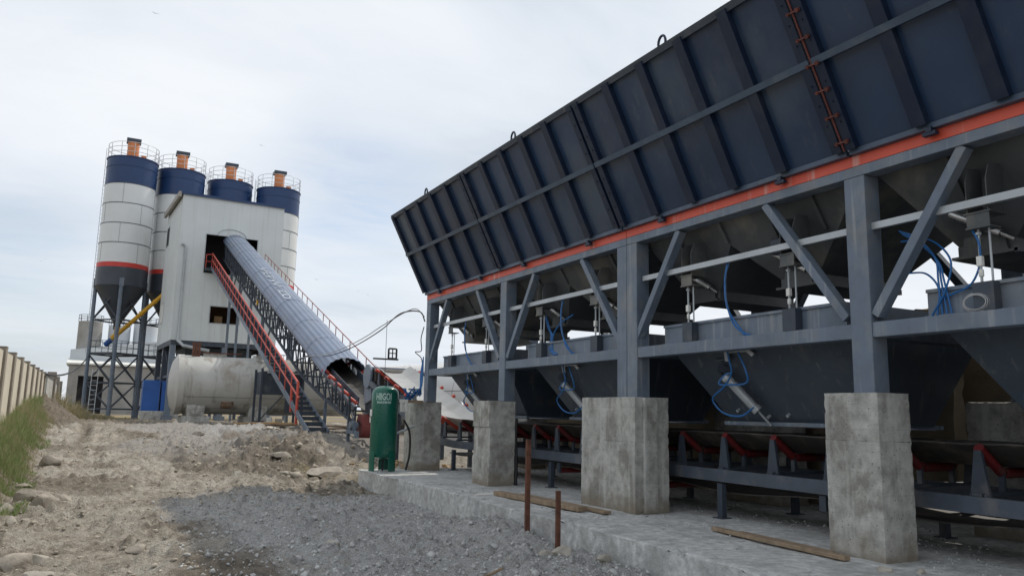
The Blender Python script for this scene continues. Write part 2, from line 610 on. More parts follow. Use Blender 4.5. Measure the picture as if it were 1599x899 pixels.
def ground_mat():
    m = bpy.data.materials.new('dusty ground')
    m.use_nodes = True
    n, l = m.node_tree.nodes, m.node_tree.links
    b = n['Principled BSDF']
    b.inputs['Roughness'].default_value = 0.95
    b.inputs['Specular IOR Level'].default_value = 0.15
    g = n.new('ShaderNodeNewGeometry')
    at = n.new('ShaderNodeAttribute')
    at.attribute_name = 'soil'
    se = n.new('ShaderNodeSeparateColor')
    l.new(at.outputs['Color'], se.inputs[0])

    def noise(scale, det=8, rough=0.65):
        t = n.new('ShaderNodeTexNoise')
        t.inputs['Scale'].default_value = scale
        t.inputs['Detail'].default_value = det
        t.inputs['Roughness'].default_value = rough
        l.new(g.outputs['Position'], t.inputs[0])
        return t.outputs['Fac']

    def mr(f, a, c, lo=0.0, hi=1.0):
        x = n.new('ShaderNodeMapRange')
        x.inputs['From Min'].default_value = a
        x.inputs['From Max'].default_value = c
        x.inputs['To Min'].default_value = lo
        x.inputs['To Max'].default_value = hi
        l.new(f, x.inputs[0])
        return x.outputs[0]

    def mix(f, a, c):
        x = n.new('ShaderNodeMix')
        x.data_type = 'RGBA'
        l.new(f, x.inputs['Factor'])
        for k, v in ((6, a), (7, c)):
            if isinstance(v, tuple):
                x.inputs[k].default_value = (*v, 1)
            else:
                l.new(v, x.inputs[k])
        return x.outputs[2]

    fine_, mid, big = noise(38, 8, 0.7), noise(7, 7), noise(1.1, 5)
    tan = mix(mr(mid, 0.38, 0.62), (0.20, 0.172, 0.138), (0.455, 0.41, 0.345))
    tan = mix(mr(big, 0.45, 0.65), tan, mix(mr(fine_, 0.36, 0.62), (0.28, 0.255, 0.22), (0.60, 0.565, 0.50)))
    brown = mix(mr(mid, 0.35, 0.65), (0.12, 0.10, 0.078), (0.235, 0.20, 0.158))
    grav = mix(mr(fine_, 0.36, 0.64), (0.345, 0.342, 0.335), (0.60, 0.595, 0.585))
    grav = mix(mr(mid, 0.5, 0.72, 0.0, 0.8), grav, (0.33, 0.305, 0.265))
    c = mix(se.outputs[1], tan, brown)
    c = mix(se.outputs[0], c, grav)
    c = mix(se.outputs[2], c, mix(mr(mid, 0.35, 0.65), (0.20, 0.165, 0.09), (0.36, 0.29, 0.16)))
    clod = mr(noise(13, 8, 0.75), 0.54, 0.66, 0.0, 0.6)
    c = mix(clod, c, brown)
    sp_ = mr(noise(90, 3, 0.8), 0.35, 0.65, 0.62, 1.22)
    hs = n.new('ShaderNodeHueSaturation')
    l.new(c, hs.inputs['Color'])
    l.new(sp_, hs.inputs['Value'])
    l.new(hs.outputs[0], b.inputs['Base Color'])
    bp = n.new('ShaderNodeBump')
    bp.inputs['Strength'].default_value = 1.0
    bp.inputs['Distance'].default_value = 0.045
    l.new(noise(30, 9, 0.72), bp.inputs['Height'])
    l.new(bp.outputs[0], b.inputs['Normal'])
    return m


M_ground = ground_mat()

# ------------------------------------------------------------------ ground
YP = [-60, 5, 12, 17, 20, 24, 28.5, 36, 45, 60, 75, 130, 2000]
ZP = [-0.30, -0.30, -0.31, -0.28, -0.12, 0.28, 0.58, 0.62, 0.58, 0.40, 0.36, 0.3, 0.3]


def bump_(x, y, cx, cyy, sx, syy, h):
    return h * np.exp(-(((x - cx) / sx) ** 2 + ((y - cyy) / syy) ** 2))


def ground_h(x, y, detail=True):
    x, y = np.asarray(x, float), np.asarray(y, float)
    z = np.interp(y, YP, ZP)
    near = sstep(90, 40, y)
    z = z + 0.55 * sstep(-0.95, -1.9, x) * sstep(7, 14, y) * sstep(75, 50, y)
    z = z - bump_(x, y, 8.7, 25, 1.5, 3.6, 0.36) + bump_(x, y, 5.7, 24.3, 1.3, 1.8, 0.30) + bump_(x, y, 4.0, 22.5, 1.4, 1.6, 0.16)
    z = z + bump_(x, y, 4.2, 28.5, 2.2, 1.6, 0.16) - bump_(x, y, 4.6, 17.6, 1.0, 1.6, 0.12)
    z = z + bump_(x, y, -1.35, 36.5, 0.8, 4.2, 0.62) + bump_(x, y, 2.6, 11.4, 1.3, 2.2, 0.10) + bump_(x, y, -0.75, 17, 0.35, 2.5, 0.12)
    z = z - bump_(x, y, -0.15, 32, 0.16, 7, 0.14) + bump_(x, y, 1.2, 30, 0.7, 1.2, 0.10)
    z = z - bump_(x, y, 4.6, 14.3, 0.7, 1.4, 0.05) - 0.08 * sstep(4.7, 5.4, x) * sstep(18, 15, y) + bump_(x, y, 5.35, 10.3, 0.55, 1.5, 0.23)
    if detail:
        rough = near * (0.55 + 0.75 * fbm(x * 0.35, y * 0.35, 2, 91))
        heap = bump_(x, y, 4.8, 22.5, 2.6, 4.2, 1.0) + 1.4 * bump_(x, y, -1.4, 36.5, 1.0, 5.5, 1.0)
        z = z + rough * (fbm(x * 0.55, y * 0.55, 3, 3) - 0.5) * 0.26
        z = z + rough * (fbm(x * 2.3, y * 2.3, 4, 5, 0.55) - 0.5) * (0.09 + 0.42 * heap)
        z = z + rough * (fbm(x * 8.5, y * 8.5, 3, 8, 0.6) - 0.5) * (0.10 + 0.07 * heap)
        cl = fbm(x * 5.0, y * 5.0, 3, 21)
        z = z + rough * sstep(24, 16, y) * np.abs(fbm(x * 17, y * 17, 2, 31) - 0.5) * 0.11
        z = z + rough * np.maximum(cl - 0.6, 0) * (0.42 + 0.35 * heap)
        rut = (np.exp(-((x - 0.35 - 0.15 * np.sin(y * 0.21)) / 0.14) ** 2) + np.exp(-((x + 1.05 - 2.2 - 0.15 * np.sin(y * 0.21) - 0.9) / 0.14) ** 2)) * sstep(12, 16, y) * near
        z = z - rut * (0.035 + 0.02 * np.sin(y * 26 + x * 8))
    pad = sstep(5.45, 5.8, x) * sstep(19.2, 18.7, y) * sstep(18, 16, x)
    return z * (1 - pad) - 0.42 * pad


def axis(segs):
    out = [segs[0][0]]
    for a, b, d0, d1 in segs:
        p = a
        while p < b - 1e-6:
            t = (p - a) / (b - a)
            p += d0 + (d1 - d0) * t
            out.append(min(p, b))
    return np.array(out)


gx = axis([(-2500, -200, 500, 300), (-200, -30, 60, 15), (-30, -4, 5, 0.5), (-4, -1.6, 0.2, 0.06), (-1.6, 6.4, 0.045, 0.05), (6.4, 14, 0.09, 0.3), (14, 40, 0.6, 4), (40, 200, 10, 50), (200, 2500, 200, 500)])
gy = axis([(-400, -40, 120, 30), (-40, 4, 8, 0.6), (4, 6.4, 0.25, 0.06), (6.4, 14, 0.042, 0.055), (14, 30, 0.055, 0.13), (30, 48, 0.13, 0.4), (48, 90, 0.4, 1.6), (90, 300, 4, 30), (300, 3000, 60, 500)])
GX, GY = np.meshgrid(gx, gy)
GZ = ground_h(GX, GY)
nx, ny = len(gx), len(gy)
me = bpy.data.meshes.new('ground')
me.vertices.add(nx * ny)
me.vertices.foreach_set('co', np.stack([GX, GY, GZ], -1).ravel())
ii = np.arange(nx * ny).reshape(ny, nx)
q = np.stack([ii[:-1, :-1], ii[:-1, 1:], ii[1:, 1:], ii[1:, :-1]], -1).reshape(-1, 4)
me.loops.add(q.size)
me.loops.foreach_set('vertex_index', q.ravel())
me.polygons.add(len(q))
me.polygons.foreach_set('loop_start', np.arange(len(q)) * 4)
me.polygons.foreach_set('use_smooth', np.ones(len(q), bool))
me.update()
# soil kinds: red = grey gravel, green = dark soil, blue = ochre earth
nz = fbm(GX * 0.7, GY * 0.7, 4, 41) - 0.5
nz2 = fbm(GX * 0.33, GY * 0.33, 4, 57)
grav = sstep(1.15, 2.1, GX + nz * 1.8) * sstep(17.2, 15.4, GY + nz * 2.5) + 0.75 * bump_(GX, GY, 4.5, 27.5, 2.6, 2.6, 1.0) * sstep(0.45, 0.55, nz2 + nz * 0.3)
grav = np.clip(grav, 0, 1)
band = sstep(21, 25, GY + nz * 5) * sstep(41, 37, GY) * sstep(0.2, 1.6, GX + nz * 2)
grav = np.maximum(grav, np.clip(band * sstep(0.40, 0.56, nz2 + nz * 0.45), 0, 1) * 0.4)
soil = sstep(0.52, 0.64, nz2 + 0.30 * nz) * 0.8
soil = np.maximum(soil, band * (0.6 + 0.35 * sstep(0.56, 0.42, nz2 + nz * 0.8)))
soil = np.maximum(soil, sstep(0.35, 0.7, bump_(GX, GY, 1.35, 8.2, 0.75, 2.4, 1.0) + nz * 0.9) * 0.8)
grav = grav * (1 - 0.8 * sstep(0.35, 0.7, bump_(GX, GY, 1.35, 8.2, 0.75, 2.4, 1.0) + nz * 0.9))
soil = np.maximum(soil, sstep(0.3, 0.75, bump_(GX, GY, 4.6, 22.5, 2.2, 3.8, 1.0) + nz * 1.1) * 0.9)
soil = np.maximum(soil, np.exp(-((GX + 0.2 + nz * .5) / 0.16) ** 2) * sstep(22, 26, GY) * sstep(42, 38, GY) * 0.9)
pale = bump_(GX, GY, 4.0, 38.0, 4.5, 0.9, 1.0)
soil = soil * (1 - 0.7 * np.clip(pale, 0, 1))
soil = soil * (1 - 0.85 * bump_(GX, GY, 2.0, 15.5, 2.2, 2.2, 1.0))
soil = np.maximum(soil, sstep(36, 42, GY + nz * 4) * sstep(4.5, 2.5, GX + nz * 2) * 0.9)
soil = np.maximum(soil, sstep(44, 52, GY) * 0.75)
soil = np.maximum(soil, sstep(0.2, 0.5, bump_(GX, GY, -1.35, 36, 1.1, 6.0, 1.0) + nz * 0.2))
soil = np.maximum(soil, sstep(0.45, 0.75, bump_(GX, GY, 5.2, 24.0, 1.7, 2.4, 1.0) + nz * 0.9) * 0.85)
soil = np.maximum(soil, sstep(0.4, 0.6, bump_(GX, GY, 4.6, 14.6, 0.9, 1.6, 1.0) + nz * 0.5) * 0.7)
soil = np.maximum(soil, sstep(-0.9, -1.5, GX + nz) * 0.6)
ochre = sstep(50, 58, GY) * sstep(0.42, 0.6, nz2 + nz * 0.5) + bump_(GX, GY, 5.6, 19.8, 0.9, 0.9, 1.0) * sstep(0.4, 0.6, nz2 + nz)
ochre = np.clip(ochre, 0, 1)
ca = me.color_attributes.new('soil', 'FLOAT_COLOR', 'POINT')
ca.data.foreach_set('color', np.stack([grav, soil, ochre, np.ones_like(grav)], -1).ravel())
me.materials.append(M_ground)
go = bpy.data.objects.new('ground', me)
COL.objects.link(go)
tag(go, kind='structure')


def gz(x, y):
    return float(ground_h(np.array([x]), np.array([y]))[0])


# loose stones and clods, beyond counting
def ico(sub=1):
    bm = bmesh.new()
    bmesh.ops.create_icosphere(bm, subdivisions=sub, radius=1)
    v = np.array([x.co[:] for x in bm.verts])
    f = np.array([[w.index for w in x.verts] for x in bm.faces])
    bm.free()
    return v, f


def rock_shape(sub, seed, flat=0.6, amp=0.35, cuts=7, lo=0.3, hi=0.75):
    v, f = ico(sub)
    r_ = np.random.default_rng(seed)
    for k in range(cuts):                       # chop with random planes for broken faces
        d = r_.normal(size=3)
        d /= np.linalg.norm(d)
        h = r_.uniform(lo, hi)
        s = v @ d
        v = v - np.outer(np.maximum(s - h, 0), d)
    v = v * (1 + (r_.random((len(v), 1)) - 0.5) * amp * 0.35)
    v = v * np.array([1, r_.uniform(0.6, 0.95), flat])
    return v, f


def scatter(name, pts, sizes, m, shapes, sink=0.3, flat=None):
    V, F, b = [], [], 0
    for (x, y), s in zip(pts, sizes):
        v, f = shapes[rng.integers(len(shapes))]
        a = rng.uniform(0, 6.28)
        c_, s_ = math.cos(a), math.sin(a)
        w = v * s
        w = np.stack([w[:, 0] * c_ - w[:, 1] * s_, w[:, 0] * s_ + w[:, 1] * c_, w[:, 2]], -1)
        V.append(w + np.array([x, y, 0]))
        F.append(f + b)
        b += len(v)
    zz = ground_h(np.array([p[0] for p in pts]), np.array([p[1] for p in pts]))
    if flat is not None:
        zz = zz * 0 + flat
    for w, z, s in zip(V, zz, sizes):
        w[:, 2] += z + s * sink * 0.5
    V, F = np.concatenate(V), np.concatenate(F)
    me = bpy.data.meshes.new(name)
    me.vertices.add(len(V))
    me.vertices.foreach_set('co', V.ravel())
    me.loops.add(F.size)
    me.loops.foreach_set('vertex_index', F.ravel())
    me.polygons.add(len(F))
    me.polygons.foreach_set('loop_start', np.arange(len(F)) * 3)
    me.update()
    me.materials.append(m)
    o = bpy.data.objects.new(name, me)
    COL.objects.link(o)
    return tag(o, kind='stuff')


pebs = [rock_shape(1, 100 + k, 0.65, 0.5, 5) for k in range(8)]
sm = [rock_shape(1, 300 + k, 0.7, 0.6, 4) for k in range(8)]


def pick(n, fx, fy, cond):
    out = []
    while len(out) < n:
        x, y = fx(), fy()
        if cond(x, y):
            out.append((x, y))
    return out


gp = pick(5200, lambda: rng.uniform(0.9, 5.7), lambda: 6.6 + 9.5 * rng.random() ** 1.4, lambda x, y: (x - 0.9) * 0.5 + rng.normal() * 0.4 > 0)
scatter('gravel', gp, rng.gamma(2.0, 0.0072, len(gp)) + 0.007, M_pebble, sm)
cp_ = pick(3800, lambda: rng.uniform(-1.6, 3.2), lambda: 7 + 21 * rng.random() ** 1.7, lambda x, y: x < 1.2 or y > 15)
scatter('rubble', cp_, rng.gamma(1.3, 0.009, len(cp_)) + 0.006, M_pebble2, pebs)
hp = pick(900, lambda: rng.normal(4.4, 1.3), lambda: rng.normal(20.5, 3.0), lambda x, y: x < 5.5 or y > 19)
scatter('rubble', hp, rng.gamma(1.2, 0.022, len(hp)) + 0.01, M_pebble2, pebs)


def blades(name, n, fx, fy, cond, hfun, wid, m, lean=0.35):
    P = np.array(pick(n, fx, fy, cond))
    z = ground_h(P[:, 0], P[:, 1])
    h = hfun(P[:, 0], P[:, 1]) * rng.uniform(0.5, 1.25, len(P))
    a = rng.uniform(0, 2 * np.pi, len(P))
    ln = rng.uniform(0.05, lean, len(P)) * h
    b = rng.uniform(0, 2 * np.pi, len(P))
    w = wid * rng.uniform(0.6, 1.3, len(P))
    dx, dy = np.cos(a) * w, np.sin(a) * w
    lx, ly = np.cos(b) * ln, np.sin(b) * ln
    base = np.stack([P[:, 0], P[:, 1], z - 0.02], -1)
    o1 = np.stack([dx, dy, 0 * dx], -1)
    mid = base + np.stack([lx * 0.3, ly * 0.3, h * 0.55], -1)
    tip = base + np.stack([lx * 1.2, ly * 1.2, h], -1)
    V = np.stack([base - o1, base + o1, mid + o1 * 0.7, mid - o1 * 0.7, tip], 1).reshape(-1, 3)
    k = np.arange(len(P))[:, None] * 5
    me = bpy.data.meshes.new(name)
    F = [tuple(r_) for r_ in (k + np.array([0, 1, 2, 3])).tolist()] + [tuple(r_) for r_ in (k + np.array([3, 2, 4])).tolist()]
    me.from_pydata(V.tolist(), [], F)
    me.materials.append(m)
    o = bpy.data.objects.new(name, me)
    COL.objects.link(o)
    return tag(o, kind='stuff')


def vn1(x, y, s, k):
    return float(vn(np.array([x * s]), np.array([y * s]), k)[0])


blades('grass', 12000, lambda: rng.uniform(-1.95, -0.75), lambda: 11 + 23 * rng.random() ** 1.3,
       lambda x, y: x < -0.95 + 0.5 * (vn1(x, y, 1.1, 5) - 0.5) - (0.15 if y > 20 else 0) and not (y > 30 and x > -1.6) and vn1(x, y, 1.7, 61) > 0.3,
       lambda x, y: (0.10 + 0.22 * sstep(-1.0, -1.6, x)) * (0.6 + 0.9 * vn(x * 2.2, y * 2.2, 9)), 0.006, M_grass, 0.7)
blades('grass', 8000, lambda: rng.uniform(-1.95, -0.8), lambda: 10 + 22 * rng.random() ** 1.2,
       lambda x, y: x < -1.05 + 0.4 * (vn1(x, y, 1.3, 15) - 0.5),
       lambda x, y: (0.16 + 0.26 * sstep(-1.0, -1.6, x)) * (0.5 + vn(x * 1.6, y * 1.6, 29)), 0.004, M_straw, 0.6)
blades('dry_grass', 5500, lambda: rng.uniform(-2.0, 4.5), lambda: rng.uniform(44, 85),
       lambda x, y: vn1(x, y, 0.22, 77) > 0.42 and x < -1.0 + (y - 44) * 0.12, lambda x, y: (0.3 + 0.6 * sstep(0.3, -1.0, x)) * (0.4 + vn(x * .8, y * .8, 3)), 0.02, M_straw, 0.7)
blades('dry_grass', 700, lambda: rng.normal(0.0, 2.2), lambda: 12 + 20 * rng.random(),
       lambda x, y: x < 5 and vn1(x, y, 0.8, 33) > 0.66, lambda x, y: 0.06 + 0 * x, 0.004, M_straw, 1.2)

# ------------------------------------------------------------------ concrete pad and piers
from mathutils import noise as mnoise


def rough_box(mb, x0, x1, y0, y1, z0, z1, step=0.07, amp=0.012, freq=6.0, seed=0, skip_bottom=True, edge=0.0):
    def g(a, b):
        n = max(1, int(round((b - a) / step)))
        return [a + (b - a) * i / n for i in range(n + 1)]
    xs, ys, zs = g(x0, x1), g(y0, y1), g(z0, z1)
    idx = {}

    def vid(p):
        k = tuple(round(c, 4) for c in p)
        if k not in idx:
            P = Vector(p)
            d = mnoise.noise_vector(P * freq + Vector((seed, seed * 1.3, 0))) * amp + mnoise.noise_vector(P * freq * 4 + Vector((seed, 0, 3))) * amp * 0.35
            if edge:                                        # broken arrises
                on = [(abs(p[i] - lo) < 1e-6, abs(p[i] - hi) < 1e-6) for i, (lo, hi) in enumerate(((x0, x1), (y0, y1), (z0, z1)))]
                if sum(a or b for a, b in on) >= 2:
                    e = edge * (max(0.0, mnoise.noise(P * 13 + Vector((seed, 7, 1))) - 0.05) + 1.5 * max(0.0, mnoise.noise(P * 3 + Vector((seed, 2, 5))) - 0.35) + 0.1)
                    for i in range(3):
                        if i == 2 and on[i][0]:
                            continue
                        d[i] += e if on[i][0] else (-e if on[i][1] else 0)
            idx[k] = len(mb.v)
            mb.v.append(tuple(P + d))
        return idx[k]

    for A, B, fn in ((xs, zs, lambda a, b: (a, y0, b)), (xs, zs, lambda a, b: (a, y1, b)), (ys, zs, lambda a, b: (x0, a, b)), (ys, zs, lambda a, b: (x1, a, b)), (xs, ys, lambda a, b: (a, b, z1)), (xs, ys, lambda a, b: (a, b, z0))):
        for i in range(len(A) - 1):
            for j in range(len(B) - 1):
                mb.f.append((vid(fn(A[i], B[j])), vid(fn(A[i + 1], B[j])), vid(fn(A[i + 1], B[j + 1])), vid(fn(A[i], B[j + 1]))))
    return mb


pad = MB()
xe = lambda y: 5.66 + 0.07 * (mnoise.noise(Vector((y * 0.5, 3, 0)))) + 0.012 * mnoise.noise(Vector((y * 5, 1, 0))) + (0.12 if y > 12.1 else 0.0) - 0.10 * max(0, min(1, (9 - y) / 3))
ys_ = [i * 0.09 for i in range(0, 209)]
xs_ = [0, 0.02, 0.07, 0.2] + [0.45 + 0.28 * k for k in range(36)]
b0 = len(pad.v)
rows = []
for y in ys_:
    row = []
    e = xe(y)
    chip = max(0.0, mnoise.noise(Vector((y * 1.7, 9, 4))) - 0.30) * 0.35
    notch = 0.26 if 11.78 < y < 12.12 else 0.0
    for zz in (-0.5, -0.36, -0.22, -0.1, -0.03):
        p = Vector((e + 0.03 * zz, y, zz))
        d = 0.02 * mnoise.noise(p * 6) + (chip if zz > -0.15 else 0) + notch
        pad.v.append((p.x + d, y, zz))
        row.append(len(pad.v) - 1)
    for k, dx in enumerate(xs_):
        x = e + dx
        z = 0.016 * mnoise.noise(Vector((x * 1.1, y * 1.1, 0))) + 0.008 * mnoise.noise(Vector((x * 6, y * 6, 2))) - (0.012 if k == 0 else 0) - (0.05 * (chip > 0.02) if dx < 0.1 else 0)
        pad.v.append((x + (chip + notch if dx < 0.3 else 0), y, z))
        row.append(len(pad.v) - 1)
    rows.append(row)
for a, c in zip(rows[:-1], rows[1:]):
    for i in range(len(a) - 1):
        pad.f.append((a[i], a[i + 1], c[i + 1], c[i]))
last = rows[-1]
nb = len(pad.v)
for i in last[5:]:
    x, y, z = pad.v[i]
    pad.v.append((x, y + 0.01, -0.5))
for k in range(len(last) - 6):
    pad.f.append((last[5 + k], last[6 + k], nb + k + 1, nb + k))
po = pad.build('pavement', M_slab, kind='structure')

PIER = 'cast concrete piers carrying the front of the bin frame'
BPIER = 'cast concrete piers behind the belt at the back of the bin frame'


def pier(label, blocks, group, seed):
    m = MB()
    for i, b in enumerate(blocks):
        rough_box(m, *b, seed=seed * 5 + i, edge=0.014, amp=0.0035, freq=5, step=0.03)
    return solo('concrete_pier', m, M_conc, label, 'concrete pier', group)


pier('narrow grey concrete pier right behind the green pressure vessel', [(6.93, 7.60, 18.02, 18.77, 0.0, 1.64)], PIER, 1)
pier('second concrete pier, with level casting joints, just left of the tall rusty bar',
     [(6.885, 7.45, 13.90, 14.65, 0.0, 0.56), (6.90, 7.455, 13.895, 14.64, 0.56, 1.13), (6.88, 7.46, 13.91, 14.655, 1.13, 1.64)], PIER, 2)
pier('broad concrete pier with vertical ridges, carrying two posts side by side',
     [(7.075, 7.22, 9.46, 10.90, 0.0, 1.02), (7.08, 7.22, 9.463, 10.897, 1.02, 1.68), (7.22, 7.46, 9.41, 10.89, 0.0, 1.675), (7.46, 7.69, 9.445, 10.90, 0.0, 1.68)], PIER, 3)
pier('nearest concrete pier, tall and stained, the rightmost in the photo', [(7.098, 7.602, 5.388, 6.062, 0.0, 1.19), (7.100, 7.60, 5.39, 6.06, 1.19, 1.69)], PIER, 4)
for y0, y1, lb, sd in ((5.2, 6.3, 'dim concrete pier at the back, seen over the belt right of the nearest front pier', 5), (9.45, 11.0, 'broad concrete pier at the back, across the belt from the broad front pier', 6),
                       (13.5, 14.5, 'back concrete pier across the belt from the second front pier', 7), (18.0, 18.75, 'back concrete pier across the belt from the pier by the green vessel', 8)):
    pier(lb, [(10.0, 10.6, y0, y1, 0.0, 1.66)], BPIER, sd)

# ------------------------------------------------------------------ bin modules
X0, X1 = 7.2, 10.3           # front and back faces of the frame
ML = 8.42


def make_module():
    """one module = two bays, local y from 0 (near end) to ML (far end), origin on the pad below its near front corner"""
    t = thing('aggregate_bin', 'far half of the dark blue flared aggregate bins, ending beside the green vessel', 'aggregate bin', (X0, 0, 0), 'steel aggregate bin modules with red band')
    yp = [(0.0, 0.25), (ML / 2 - 0.13, ML / 2 + 0.13), (ML - 0.26, ML - 0.01)]
    for xa, xb in ((X0, X0 + 0.24), (X1 - 0.24, X1)):
        for i, (ya, yb) in enumerate(yp):
            MB().box(xa, xb, ya, yb, 1.64, 4.05).build('post', M_frame, t, bevel=0.008)
        for ya, yb in ((0.25, ML / 2 - 0.13), (ML / 2 + 0.13, ML - 0.26)):
            MB().box(xa + 0.012, xb - 0.03, ya, yb, 2.27, 2.43).build('beam', M_frame, t, bevel=0.006)
    for ya in (0.03, ML / 2 - 0.1, ML - 0.23):
        MB().box(X0 + 0.24, X1 - 0.24, ya, ya + 0.2, 2.28, 2.42).build('cross_beam', M_frame_dk, t)
    MB().box(X0, X0 + 0.2, 0, ML - 0.01, 4.052, 4.165).build('top_beam', M_frame, t, bevel=0.004)
    MB().box(X1 - 0.2, X1, 0, ML - 0.01, 4.052, 4.165).build('top_beam', M_frame, t, bevel=0.004)
    for ya in (0.0, ML - 0.16):
        MB().box(X0 + 0.2, X1 - 0.2, ya, ya + 0.14, 4.052, 4.165).build('top_beam', M_frame, t)
    rb = MB().box(X0 - 0.004, X0 + 0.2, 0, ML - 0.012, 4.167, 4.285).box(X1 - 0.2, X1 + 0.004, 0, ML - 0.012, 4.167, 4.285)
    rb.box(X0 + 0.2, X1 - 0.2, 0, 0.1, 4.167, 4.285).box(X0 + 0.2, X1 - 0.2, ML - 0.112, ML - 0.012, 4.167, 4.285)
    rb.build('red_band', M_red, t)
    hb = ML / 2
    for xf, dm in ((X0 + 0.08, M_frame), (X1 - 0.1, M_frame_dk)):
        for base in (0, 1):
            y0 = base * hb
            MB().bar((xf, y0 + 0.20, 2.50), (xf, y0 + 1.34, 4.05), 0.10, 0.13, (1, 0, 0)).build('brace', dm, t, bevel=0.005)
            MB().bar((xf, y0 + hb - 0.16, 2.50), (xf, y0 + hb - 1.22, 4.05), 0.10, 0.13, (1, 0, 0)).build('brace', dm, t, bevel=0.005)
    # flared hopper
    zb, zt, xb_, xt = 4.30, 6.22, 7.17, 6.20

    def wx(z, off=0.0):
        return xb_ + (xt - xb_) * (z - zb) / (zt - zb) - off
    nrm = Vector((-(zt - zb), 0, -(xb_ - xt))).normalized()          # outward
    for side in (0, 1):
        def sx(x):
            return x if side == 0 else X0 + X1 - x
        nn = Vector((nrm.x if side == 0 else -nrm.x, 0, nrm.z))
        for bay in (0, 1):
            y0, y1 = bay * hb + 0.02, (bay + 1) * hb - 0.02
            A = [(sx(wx(zb)), y0, zb), (sx(wx(zb)), y1, zb), (sx(wx(zt)), y1, zt), (sx(wx(zt)), y0, zt)]
            pan = MB().plate(A, -nn * 0.012).build('hopper_wall', M_panel, t)
            P = lambda z, y, o: Vector((sx(wx(z)), y, z)) + nn * o
            def strip(ya, yb, za, zc, o):
                return ([P(za, ya, 0.001), P(za, yb, 0.001), P(za, yb, o), P(za, ya, o)], [P(zc, ya, 0.001), P(zc, yb, 0.001), P(zc, yb, o), P(zc, ya, o)])
            for k in range(6):
                yc = y0 + 0.07 + (y1 - y0 - 0.14) * k / 5
                w = 0.06 if k in (0, 5) else 0.078
                rb = MB()
                rb.hexa(*strip(yc - w, yc + w, zb + 0.06, zt - 0.03, 0.085))
                if k in (0, 5):
                    for kk in range(9):
                        z = zb + 0.14 + kk * 0.21
                        rb.cyl(P(z, yc, 0.08), P(z, yc, 0.098), 0.012, n=6)
                rb.build('rib', M_navy, pan)
            MB().hexa(*strip(y0, y1, 5.255, 5.325, 0.10)).build('waist_rail', M_rail, pan)
            MB().hexa(*strip(y0 - 0.015, y1 + 0.015, zt - 0.07, zt + 0.012, 0.06)).build('rim', M_frame_dk, pan)
            fl = MB().box(min(sx(xb_ - 0.045), sx(xb_ + 0.15)), max(sx(xb_ - 0.045), sx(xb_ + 0.15)), y0, y1, 4.288, 4.345)
            fl.build('flange', M_rail, pan)
            if side == 0:
                ym = (y0 + y1) / 2
                MB().tube([(xt + 0.05 + 0.0, ym + 0.075 * math.cos(a), zt + 0.085 + 0.10 * math.sin(a)) for a in [i * math.pi / 8 for i in range(16)]], 0.018, 6, closed=True).build('lifting_eye', M_navy, pan)
                for yy in (y0 + 0.95, y1 - 0.95):
                    MB().box(xb_ - 0.07, xb_ - 0.01, yy - 0.07, yy + 0.07, 4.215, 4.25).box(xb_ - 0.075, xb_ - 0.01, yy - 0.03, yy + 0.03, 4.245, 4.30).build('clamp', M_navy, t)
    for ya in (0.02, hb - 0.014, hb + 0.002, ML - 0.04):
        MB().hexa([(xb_ + 0.02, ya, zb), (X0 + X1 - xb_ - 0.02, ya, zb), (X0 + X1 - xb_ - 0.02, ya + 0.012, zb), (xb_ + 0.02, ya + 0.012, zb)],
                  [(xt + 0.02, ya, zt), (X0 + X1 - xt - 0.02, ya, zt), (X0 + X1 - xt - 0.02, ya + 0.012, zt), (xt + 0.02, ya + 0.012, zt)]).build('end_wall', M_panel, t)
    # one discharge cone to each bay: two outlets with a ridge between them
    for bay in (0, 1):
        y0, ym = bay * hb, bay * hb + hb / 2
        xa, xb2, xo, xo2 = X0 + 0.22, X1 - 0.22, 8.02, 9.48
        zt2, zo, zr = 4.16, 3.22, 3.78

        def fx_(z):
            return xa + (xo - xa) * (zt2 - z) / (zt2 - zo)

        def bx_(z):
            return xb2 + (xo2 - xb2) * (zt2 - z) / (zt2 - zo)
        out = [(ym - 0.88, ym - 0.30), (ym + 0.90, ym + 1.46)]
        yr_ = ym + 0.30
        prf = [(y0 + 0.06, zt2), (out[0][0], zo), (out[0][1], zo), (yr_, zr), (out[1][0], zo), (out[1][1], zo), (y0 + hb - 0.06, zt2)]
        c = MB()
        F_ = [(fx_(z), y, z) for y, z in prf]
        B_ = [(bx_(z), y, z) for y, z in prf]
        n_ = len(prf)
        c.raw(F_ + B_, [tuple(range(n_)), tuple(reversed(range(n_, 2 * n_)))] + [(k, k + n_, k + n_ + 1, k + 1) for k in (0, 2, 3, 5)])
        for yy in (ym - 1.3, ym - 0.55, ym + 0.3, ym + 1.2):              # stiffeners on the front face
            zz = zr + 0.03 if abs(yy - yr_) < .1 else zo + 0.12
            yl = yy if abs(yy - ym) > 1.25 else yy
            if yy < ym - 1:
                zz = 3.7
            c.bar((fx_(4.1) - .02, yy, 4.1), (fx_(zz) - .02, yl, zz), 0.05, 0.05)
        co = c.build('discharge_cone', M_bin, t, fixn=False, smooth=False)
        for (ya, yb) in out:
            yc = (ya + yb) / 2
            nk = MB()
            nk.box(xo - .02, xo, ya - .02, yb + .02, zo - .09, zo + .02).box(xo2, xo2 + .02, ya - .02, yb + .02, zo - .09, zo + .02).box(xo, xo2, ya - .02, ya, zo - .09, zo + .02).box(xo, xo2, yb, yb + .02, zo - .09, zo + .02)
            nk.build('neck', M_bin, co)
            gt = MB()
            gt.box(xo - 0.08, xo2 + 0.06, ya - 0.06, yb + 0.06, zo - 0.125, zo - 0.095)
            gt.bar((xo - 0.08, ya - 0.05, zo - 0.10), (xo2 + 0.05, ya - 0.05, zo - 0.10), 0.05, 0.07)
